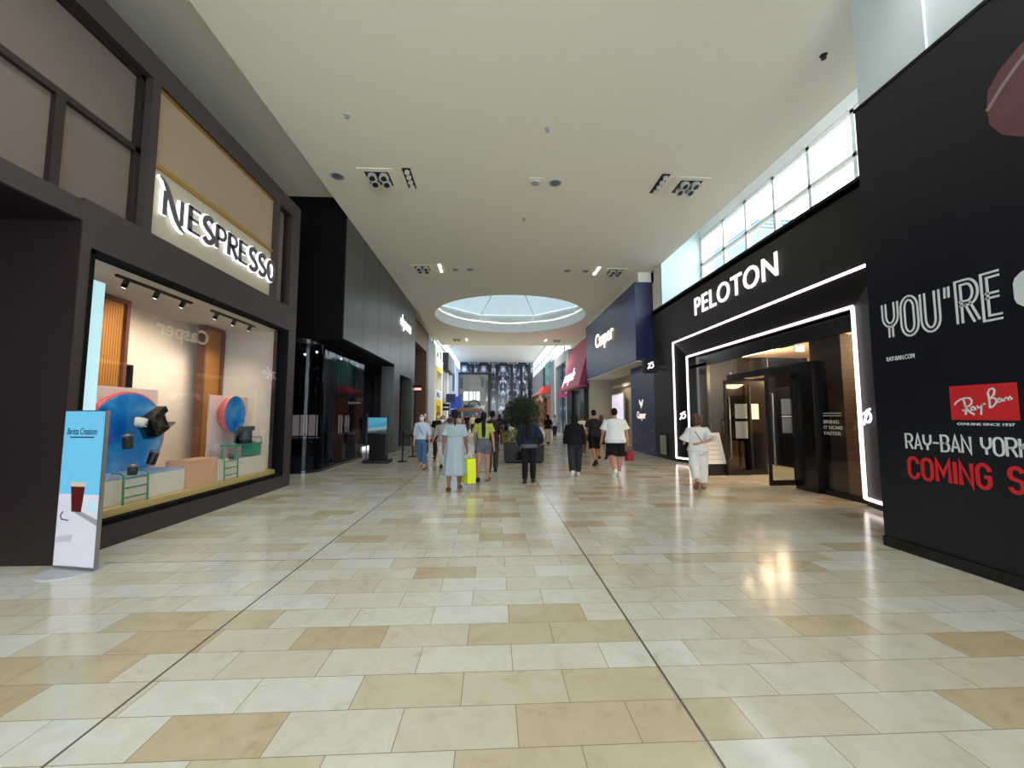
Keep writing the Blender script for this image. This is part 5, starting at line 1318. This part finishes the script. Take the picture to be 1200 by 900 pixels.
def hair(F, m, style='short', length=.2, width=.045, amp=.004):
    H = F.H; R = F.HR; c = F.head; mb = MB()
    def P(x, y, z): return c + R @ Vector((x*H, y*H, z*H))
    if style == 'curly':
        mb.ell(P(0, -.016, .014), (.078*H, .080*H, .076*H), 24, 16, M=R); mb.ell(P(0, -.03, -.03), (.074*H, .060*H, .055*H), M=R)
        return rmb(F, mb, 'hair', m, amp=.02, freq=22, smooth=1)
    mb.ell(P(0, -.010, .016), (.047*H, .054*H, .053*H), 20, 14, M=R)
    if style != 'short' or True: mb.ell(P(0, -.028, -.004), (.043*H, .034*H, .05*H), M=R)
    if style == 'bun':
        mb.ell(P(0, -.035, .055), (.030*H, .028*H, .026*H), M=R)
        mb.tube([P(0, -.055, .0), P(.004, -.075, -.06), P(.006, -.082, -.06-length*.5), P(.004, -.085, -.06-length)], [.014*H, .013*H, .011*H, .005*H], 10)
    if style == 'long':
        rg = []
        for z, w, d, y in ((.03,.045,.04,-.014),(-.02,.046,.036,-.028),(-.06,width,.034,-.05),(-.06-length*.4,width*1.02,.03,-.088),(-.06-length*.85,width*.9,.024,-.108),(-.06-length,width*.5,.012,-.110)):
            rg.append([P(w*math.cos(q), y + d*math.sin(q), z) for q in [2*PI*j/18 for j in range(18)]])
        mb.loft(rg)
    return rmb(F, mb, 'hair', m, amp=amp, freq=18, smooth=2)
def mask(F, m):
    H = F.H; c = F.head; R = F.HR
    mb = MB().loft([[c + R @ Vector((w*H*math.cos(q), (yo + .03*math.sin(q))*H, z*H)) for q in [2*PI*j/18 for j in range(18)]] for z, w, yo in ((-.066,.02,.022),(-.05,.036,.026),(-.03,.041,.028),(-.008,.040,.026))])
    me = mb.mesh(); [setattr(p, 'use_smooth', True) for p in me.polygons]; put(F, me, 'face_mask', m)
def eyes(F):
    for sx in (-1, 1):
        c = F.head + F.HR @ Vector((sx*.019*F.H, .047*F.H, .002*F.H)); me = MB().ell(c, (.006*F.H,)*3, 10, 8).mesh(); put(F, me, 'eye', M_eye)
def strap(F, m, side=1, hipz=.56, name='bag_strap'):
    H = F.H; pts = []
    for i in range(25):
        a = 2*PI*i/24; z = .69 + (.82-hipz)/2*math.sin(a)*1.0; z = hipz + (.815-hipz)*(1+math.cos(a))/2
        x = -side*math.cos(a)*.055 ; yy = math.sin(a)
        hx, hy, yo = prof(z, F.f); pts.append(F.T(Vector((x*H*1.35, yo*H + yy*(hy*F.b**1.15*H + .045), z*H))))
    put(F, MB().tube(pts, .009, 6).mesh(), name, m)
def carried_bag(name, label, F, k, size, m, handle_m, drop, rot=0, cat='bag'):
    c = F.Mw @ F.palm[k]; c = Vector((c.x + (.04 if k == 'r' else -.04), c.y, c.z - drop - size[2]))
    t = thing(name, label, cat, c); Rz = Matrix.Translation(c) @ Matrix.Rotation(rot, 4, 'Z')
    w, d, h = size
    b = MB().loft([[(w*x*q, d*y*q2, h*z) for x, y in ((-.5,-.5),(.5,-.5),(.5,.5),(-.5,.5))] for z, q, q2 in ((0,.96,1),(.5,1,1),(1,1.02,.85),(1,.98,.75),(.6,.94,.8))]); b.v = [Rz @ v for v in b.v]; b.build('body', m, t)
    for y in (-1, 1):
        hd = MB().tube([(-w*.22, y*d*.36, h*.97), (-w*.2, y*d*.2, h+drop*.7), (-.03, 0, h+drop*1.0), (.03, 0, h+drop*1.0), (w*.2, y*d*.2, h+drop*.7), (w*.22, y*d*.36, h*.97)], .006, 6); hd.v = [Rz @ v for v in hd.v]; hd.build('handle', handle_m, t, smooth=True)
    return t
SK = {n: mat('skin_' + n, rgb(*c), .55, var=.05, scale=12) for n, c in dict(tan=(176,126,98), light=(206,160,136), brown=(120,82,62), deep=(96,64,50)).items()}
HB = mat('black_hair', rgb(16, 14, 14), .75, spec=.2, var=.3, scale=60); HBr = mat('brown_hair', rgb(70, 44, 30), .55, var=.35, scale=50)
M_eye = mat('dark_eye', rgb(24, 20, 18), .2)
def cloth(n, r, g, b, var=.06): return mat(n, rgb(r, g, b), .85, spec=.2, var=var, scale=18, bump=.15, bscale=220)
white_sole = mat('white_sole', rgb(226, 224, 220), .6); dark_sole = mat('dark_sole', rgb(30, 28, 28), .6); tan_sole = mat('tan_sole', rgb(120, 84, 60), .6)
def mat_dots():
    m, nt, b = base_mat('pale_dotted_cotton'); N = nt.nodes.new; L = nt.links.new
    tc = N('ShaderNodeTexCoord'); v = N('ShaderNodeTexVoronoi'); v.inputs['Scale'].default_value = 38; L(tc.outputs['Object'], v.inputs[0])
    cr = N('ShaderNodeValToRGB'); cr.color_ramp.interpolation = 'CONSTANT'; e = cr.color_ramp.elements; e[0].color = rgb(112, 126, 140); e[1].position = .22; e[1].color = rgb(152, 164, 174)
    L(v.outputs['Distance'], cr.inputs[0]); L(cr.outputs[0], b.inputs['Base Color']); b.inputs['Roughness'].default_value = .85; b.inputs['Specular IOR Level'].default_value = .2
    return m

# 1 woman in the pale dress
dm = mat_dots()
F = person('woman walking away in a pale blue-grey dotted midi dress with a thin braid', (-.83, 8.80), 0, 1.68, True, 1.12, SK['brown'], None,
           dict(legl=(-7, 16, 26), legr=(4, 2, 4), arml=(-14, 11, 22, 8), armr=(6, 11, 8, 4), gripr=60, head=(0, 2)))
skirt(F, dm, .172, .66,   .150, .098, .140, .084, 8, .055, 'dress_skirt')
top(F, dm, .58, .815, .80, .012, amp=.006, sl_r=1.5, name='dress_bodice')
hair(F, HB, 'bun', .17); shoes(F, mat('brown_sandal', rgb(92, 52, 44), .6), tan_sole, 'sandal')
lime = mat('lime_paper', rgb(206, 220, 40), .5, var=.03)
carried_bag('shopping_bag', 'bright lime yellow paper shopping bag held by the woman in the dress', F, 'r', (.20, .32, .52), lime, mat('lime_cord', rgb(210, 214, 120), .6), .09, .55, 'shopping bag')
# 2 woman in yellow-green top and grey shorts
F = person('woman walking away in a yellow-green top and grey shorts with long black hair', (-.24, 10.0), -.04, 1.70, True, 1.08, SK['tan'], None,
           dict(legl=(-16, 24, 30), legr=(8, 3, 0), arml=(14, 10, 25, 10), armr=(-4, 12, 14, 6), head=(4, 0)))
top(F, cloth('yellow_green_cotton', 160, 168, 82), .575, .825, .55, .014, amp=.006, sl_r=1.5)
pants(F, cloth('grey_check_cotton', 92, 94, 104, .25), .50, .016, 1.28, .62, name='shorts')
hair(F, HB, 'long', .245, .030); shoes(F, mat('black_slider', rgb(24, 22, 22), .5), dark_sole, 'sandal')
# 3 woman in navy denim jacket
nd_ = cloth('dark_denim', 24, 35, 52, .2)
F = person('woman walking away in a dark denim jacket and black trousers with long black hair', (.86, 9.70), -.10, 1.64, True, 1.05, SK['tan'], None,
           dict(legl=(-9, 12, 16), legr=(6, 4, 2), arml=(8, 14, 30, 18), armr=(-28, 24, 82, 20), head=(-6, 4)))
top(F, cloth('grey_jersey', 84, 86, 92), .49, .70, .2, .018, name='long_shirt'); top(F, nd_, .545, .84, 1.92, .032, amp=.009, sl_r=1.25, name='jacket', collar=True)
pants(F, cloth('black_twill', 18, 18, 20), 2.0, .010, 1.15); hair(F, HB, 'long', .27, .040); shoes(F, M['black'], dark_sole)
carried_bag('handbag', 'small dark handbag held by the woman in the denim jacket', F, 'l', (.26, .12, .2), M['gloss_black'], M['black'], .08, .2, 'handbag')
# 4 person in black hoodie
F = person('person walking away in a black hooded top and dark grey jeans', (2.18, 10.72), -.10, 1.64, True, 1.18, SK['brown'], None,
           dict(legl=(-10, 22, 28), legr=(10, 6, 2), arml=(12, 13, 20, 8), armr=(-10, 14, 30, 14), head=(4, 3)))
bk = cloth('black_fleece', 17, 17, 19, .15)
top(F, bk, .50, .85, 1.95, .022, minx=.105, amp=.010, sl_r=1.35, name='hooded_top', collar=True)
hm = MB(); hm.ell(F.head + Vector((0, -.012*F.H, .002*F.H)), (.058*F.H, .066*F.H, .068*F.H)); hm.limb([(F.head + Vector((0, -.035*F.H, -.05*F.H)), .05*F.H), (F.T(Vector((0, -.03*F.H, .80*F.H))), .06*F.H)]); rmb(F, hm, 'hood', bk, amp=.006)
pants(F, cloth('dark_grey_denim', 38, 40, 46, .2), 1.95, .014, 1.25); shoes(F, mat('white_leather', rgb(212, 206, 204), .5), white_sole)
# 5 man in white T-shirt
F = person('heavy-set man walking away in a white T-shirt and black shorts', (3.27, 10.70), -.05, 1.80, False, 1.42, SK['tan'], None,
           dict(legl=(-13, 24, 34), legr=(8, 4, 0), arml=(8, 15, 16, 8), armr=(-6, 14, 12, 6), gripr=65, head=(0, 2)))
top(F, cloth('white_cotton', 214, 218, 218, .03), .48, .84, .74, .020, minx=.125, miny=.10, amp=.008, sl_r=1.55)
pants(F, cloth('black_jersey', 20, 20, 23), .92, .022, 1.35, name='shorts'); hair(F, HB, 'short'); shoes(F, mat('white_trainer', rgb(214, 214, 212), .5), white_sole)
carried_bag('shopping_bag', 'small dark red shopping bag held by the man in the white T-shirt', F, 'r', (.2, .14, .24), mat('dark_red_paper', rgb(126, 22, 40), .5), M['black'], .12, .3, 'shopping bag')
# 6 man in black T-shirt
F = person('slim man walking away in a black T-shirt and black shorts', (3.30, 13.05), .06, 1.80, False, 1.0, SK['tan'], None,
           dict(legl=(-16, 22, 30), legr=(12, 6, 0), arml=(10, 9, 14, 6), armr=(-8, 10, 14, 6)))
top(F, cloth('charcoal_cotton', 38, 37, 40), .50, .84, .66, .016, amp=.006, sl_r=1.4); pants(F, cloth('black_nylon', 16, 16, 18), .90, .018, 1.3, name='shorts'); hair(F, HB, 'short'); shoes(F, M['black'], dark_sole)
# 7 woman in white
wl = cloth('white_linen', 216, 214, 212, .04)
F = person('woman in loose white clothes with curly brown hair walking into the bike shop', (4.53, 8.76), -.35, 1.60, True, 1.12, SK['tan'], None,
           dict(legl=(-12, 34, 45), legr=(6, 6, 4), arml=(14, 20, 62, 20), armr=(-38, 16, 70, 62), forer=(-.92, -.12, -.30), head=(-8, 4)))
top(F, wl, .50, .83, .95, .022, minx=.10, amp=.012, sl_r=1.8); pants(F, wl, 1.86, .020, 1.5, amp=.012); hair(F, HBr, 'curly'); shoes(F, mat('tan_sandal', rgb(150, 110, 74), .6), tan_sole, 'sandal')
strap(F, mat('tan_leather', rgb(136, 72, 48), .5), 1, .60)
# 8 woman in jeans with mask, coming
F = person('woman walking this way in a pale blue shirt and blue jeans with a face mask', (-2.17, 12.50), PI-.1, 1.66, True, 1.05, SK['light'], None,
           dict(legl=(10, 4, -4), legr=(-10, 18, 20), arml=(8, 16, 24, 10), armr=(-8, 12, 16, 6), head=(0, -2)))
top(F, cloth('pale_blue_cotton', 186, 200, 216), .53, .835, 1.3, .018, amp=.009, sl_r=1.5); pants(F, cloth('blue_denim', 74, 106, 146, .18), 1.85, .008, 1.1); hair(F, HB, 'long', .10, .05)
mask(F, mat('white_mask', rgb(214, 222, 226), .8)); eyes(F); shoes(F, mat('tan_flat', rgb(150, 110, 92), .6), tan_sole, 'sandal'); strap(F, M['black'], -1, .55)
c = F.Mw @ F.T(Vector((-.135*F.H, .03*F.H, .53*F.H)))
t = thing('crossbody_bag', 'small black bag at the hip of the woman in jeans', 'bag', c); B(c.x-.11, c.x+.11, c.y-.05, c.y+.05, c.z-.09, c.z+.08).build('body', M['black'], t, bevel=.03); B(c.x-.11, c.x+.11, c.y-.062, c.y-.048, c.z-.01, c.z+.08).build('flap', M['gloss_black'], t, bevel=.005)
# 9 couple between the jeans woman and the dress woman
F = person('woman walking this way in a grey top and white trousers behind the dress woman', (-1.52, 12.4), PI-.2, 1.60, True, 1.1, SK['tan'], None,
           dict(legl=(12, 4, -4), legr=(-12, 18, 20), arml=(-12, 14, 20, 8), armr=(14, 14, 22, 8), head=(10, -2)), .011)
top(F, cloth('taupe_jersey', 150, 146, 146), .50, .83, 1.2, .020, amp=.008, sl_r=1.4); pants(F, cloth('white_denim', 208, 208, 212), 1.95, .014, 1.3); hair(F, HBr, 'long', .12, .05); mask(F, bpy.data.materials['white_mask']); eyes(F); shoes(F, M['black'], dark_sole)
F = person('person walking this way in a black top and dark trousers with a white mask', (-2.05, 15.2), PI, 1.70, True, 1.05, SK['light'], None,
           dict(legl=(-8, 14, 14), legr=(10, 4, -4), head=(6, 0)), .012)
top(F, cloth('black_viscose', 26, 24, 26), .50, .83, .7, .016); pants(F, cloth('brown_twill', 58, 44, 40), 1.95, .012, 1.2); hair(F, HBr, 'long', .1, .05); mask(F, bpy.data.materials['white_mask']); eyes(F); shoes(F, M['black'], dark_sole)
F = person('woman in a white cap and pink top coming past the dark shop', (-2.75, 16.4), PI, 1.66, True, 1.05, SK['light'], None, dict(legl=(8, 4, -4), legr=(-10, 18, 20), head=(-10, 0)), .012)
top(F, cloth('dusty_pink_cotton', 176, 132, 128), .52, .83, .6, .014); pants(F, cloth('black_legging', 22, 22, 26), 1.95, .008); hair(F, HBr, 'long', .12, .045); eyes(F); shoes(F, M['white'], white_sole)
rmb(F, MB().ell(F.head + Vector((0, 0, .03*F.H)), (.052*F.H, .058*F.H, .042*F.H)).ell(F.head + Vector((0, .06*F.H, .022*F.H)), (.04*F.H, .045*F.H, .006*F.H)), 'cap', M['white'])
# 10 companion beyond the yellow-green top
F = person('man in a dark brown top half hidden beyond the yellow-green top', (-.02, 11.6), .05, 1.74, False, 1.0, SK['deep'], None, dict(legl=(-8, 10, 8), legr=(8, 4, 0), armr=(10, 12, 20, 6)), .011)
top(F, cloth('dark_brown_cotton', 46, 36, 34), .50, .84, .6, .016); pants(F, cloth('dark_taupe_twill', 66, 56, 54), 1.95, .014, 1.2); hair(F, HB, 'short'); shoes(F, M['black'], dark_sole)
# 11 person in cream
F = person('person in a cream T-shirt and orange-brown trousers beyond the black T-shirt man', (3.72, 16.6), .1, 1.66, True, 1.05, SK['brown'], None, dict(legl=(-10, 14, 14), legr=(10, 4, 0)), .012)
top(F, cloth('cream_cotton', 222, 212, 190), .52, .83, .6, .016); pants(F, cloth('rust_twill', 140, 84, 62), 1.6, .012, 1.1); hair(F, HBr, 'short'); shoes(F, mat('red_trainer', rgb(170, 40, 44), .5), white_sole)
F = person('person with reddish hair half hidden between the two men in shorts', (4.05, 14.9), .1, 1.62, True, 1.0, SK['tan'], None, dict(legl=(8, 4, 0), legr=(-8, 14, 14)), .012)
top(F, cloth('plum_cotton', 74, 44, 52), .50, .83, .8, .016); pants(F, cloth('plum_short', 40, 30, 38), .8, .014, 1.3, name='shorts'); hair(F, mat('auburn_hair', rgb(104, 56, 44), .5), 'long', .1, .05); shoes(F, M['black'], dark_sole)
# far people
def far(label, x, y, rz, H, fem, tc_, bc_, skin='tan', hr=HB, hs='short', legs=1.95, bb=1.0):
    F = person(label, (x, y), rz, H, fem, bb, SK[skin], None, dict(legl=(-10, 14, 12), legr=(10, 4, 0), arml=(10, 10, 16, 6), armr=(-10, 10, 16, 6)), .016)
    top(F, tc_, .50, .835, .9, .018, amp=0); pants(F, bc_, legs, .014, 1.2, amp=0); hair(F, hr, hs, .15, .045); shoes(F, M['black'], dark_sole); return F
c_white = bpy.data.materials['white_cotton']; c_black = bpy.data.materials['black_jersey']; c_navy = cloth('navy_cotton', 36, 42, 66); c_grey = bpy.data.materials['grey_jersey']; c_beige = cloth('beige_twill', 196, 180, 150)
far('woman in a black top and long beige trousers walking beyond the planter', 3.15, 23.0, .2, 1.66, True, c_black, c_beige, hs='long')
far('man in a white T-shirt walking far down the hall left of the planter', -.22, 27, 0, 1.78, False, c_white, c_black)
far('person in a navy jacket far down the hall beside the planter tree', .75, 25, .3, 1.7, False, c_navy, c_black)
far('person in dark clothes far down the hall next to the white T-shirt', -1.0, 28, PI, 1.72, False, c_black, c_grey)
far('person in a pale top far down the hall behind the dress woman', -2.6, 30, PI, 1.66, True, c_white, c_grey, hs='long')
far('person in a grey top far down the hall by the yellow shop', -3.3, 31, 0, 1.7, False, c_grey, c_black)
far('person in a beige top far off by the kiosk counter', -1.9, 38, PI, 1.7, True, c_beige, c_navy, hs='long')
far('person in a dark top far off by the kiosk counter', -2.6, 40, 0, 1.75, False, c_black, c_navy)
far('person in a white top walking by the far right shops', 4.6, 30, PI, 1.68, True, c_white, c_navy, hs='long')
F = far('person with a red bag in dark clothes left of the planter tree', .35, 22.5, 0, 1.7, True, c_navy, c_black, hs='long')
carried_bag('shopping_bag', 'bright red shopping bag carried left of the planter tree', F, 'r', (.34, .2, .42), mat('bright_red_paper', rgb(214, 44, 56), .5), M['black'], .1, .2, 'shopping bag')

# ================================================================ LIGHT
w = bpy.data.worlds.new('sky'); SC.world = w; w.use_nodes = True
bg = w.node_tree.nodes['Background']; bg.inputs[0].default_value = (.80, .92, 1.0, 1); bg.inputs[1].default_value = 8.0
def portal(loc, rot, sx, sy):
    l = bpy.data.lights.new('daylight_portal', 'AREA'); l.shape = 'RECTANGLE'; l.size = sx; l.size_y = sy; l.cycles.is_portal = True
    o = bpy.data.objects.new('daylight_portal', l); COL.objects.link(o); o.location = loc; o.rotation_euler = rot
portal((8.25, 9.9, 7.15), (0, PI/2, 0), 2.9, 10.2)
portal((-5.15, 46.8, 8.2), (0, -PI/2, 0), 2.9, 26.4)
portal((6.15, 46.8, 8.3), (0, PI/2, 0), 2.7, 26.4)
portal((1.0, -14.0, 3.9), (PI/2, 0, 0), 12, 8)
portal((CX, CY, 11.2), (0, 0, 0), 14, 14)
def spot(x, y, z, watts, col=(1, .93, .84), ang=130, tgt=None, blend=.9, rad=.12):
    l = bpy.data.lights.new('lamp_and_fill_light', 'SPOT'); l.energy = watts; l.color = col; l.spot_size = math.radians(ang); l.spot_blend = blend; l.shadow_soft_size = rad
    o = bpy.data.objects.new('lamp_and_fill_light', l); COL.objects.link(o); o.location = (x, y, z)
    if tgt is not None:
        o.rotation_euler = (Vector(tgt) - Vector((x, y, z))).to_track_quat('-Z', 'Y').to_euler()
for y in (-8.7, -2.5, 3.6, 9.72, 15.9, 31.0):  # unseen rows near and behind camera continue the pattern, added for brightness
    for x in (-2.86, 4.98): spot(x, y, CZ-.15, {-2.5: 450, 3.6: 450, 9.72: 150, 15.9: 160}.get(y, 340), (1, .88, .72) if y > 9 else (1, .94, .86), rad=.55)
for y in (37, 44, 51, 57):  # added to brighten the far hall, no fittings up there
    for x in (-2.5, 3.6): spot(x, y, 9.5, 1100, (1, .95, .9))
def area(loc, rot, sx, sy, watts, col):
    l = bpy.data.lights.new('lamp_and_fill_light', 'AREA'); l.shape = 'RECTANGLE'; l.size = sx; l.size_y = sy; l.energy = watts; l.color = col
    o = bpy.data.objects.new('lamp_and_fill_light', l); COL.objects.link(o); o.location = loc; o.rotation_euler = rot
for y, tz in ((5.75, 1.3), (6.3, 1.6), (6.8, 2.6), (7.7, 2.4), (8.2, 1.6), (8.7, 1.4)):
    spot(-5.24, y, 3.37, 62, (1, .80, .60), 100, (-6.2, y+.1, tz), .8, .04)
for x, y in ((8.0, 7.3), (8.0, 8.4), (8.0, 9.5), (9.6, 7.6), (9.6, 8.9), (8.0, 11.4), (8.0, 12.6)): spot(x, y, 3.66, 170, (1, .72, .42), 150, None, .6, .08)
for x, y in ((8.6, 7.2), (9.2, 8.9), (8.6, 12.4)):  # bare points added to lift the bike shop interior, without lamp bodies
    l = bpy.data.lights.new('lamp_and_fill_light', 'POINT'); l.energy = 250; l.color = (1, .72, .44); l.shadow_soft_size = .55
    o = bpy.data.objects.new('lamp_and_fill_light', l); COL.objects.link(o); o.location = (x, y, 3.1)
spot(10.6, 8, 3.5, 260, (1, .68, .38), 160, (11.4, 8, 3.0))
spot(6.6, 21.5, 3.7, 90, (1, .8, .6), 150)
for y in (12.6,): spot(-6.4, 12.6, 3.5, 30, (1, .9, .8), 120)

# ================================================================ CAMERA
cd = bpy.data.cameras.new('camera'); cam = bpy.data.objects.new('camera', cd); COL.objects.link(cam)
cd.sensor_width = 36; cd.lens = 470.0*36/1200; cd.clip_end = 300; cd.clip_start = .05
pit, yaw = math.radians(4.5012), math.radians(2.6717)
cam.location = (0, 0, 1.6)
fw = Vector((math.sin(yaw)*math.cos(pit), math.cos(yaw)*math.cos(pit), math.sin(pit)))
cam.rotation_euler = fw.to_track_quat('-Z', 'Y').to_euler()
SC.camera = cam
SC.view_settings.view_transform = 'Standard'; SC.view_settings.look = 'None'; SC.view_settings.gamma = 1; SC.view_settings.exposure = 0.1
SC.view_settings.use_curve_mapping = False
try:
    SC.cycles.use_denoising = True; SC.cycles.max_bounces = 10; SC.cycles.diffuse_bounces = 6; SC.cycles.glossy_bounces = 5; SC.cycles.transparent_max_bounces = 16
    SC.cycles.sample_clamp_indirect = 4
except Exception: pass
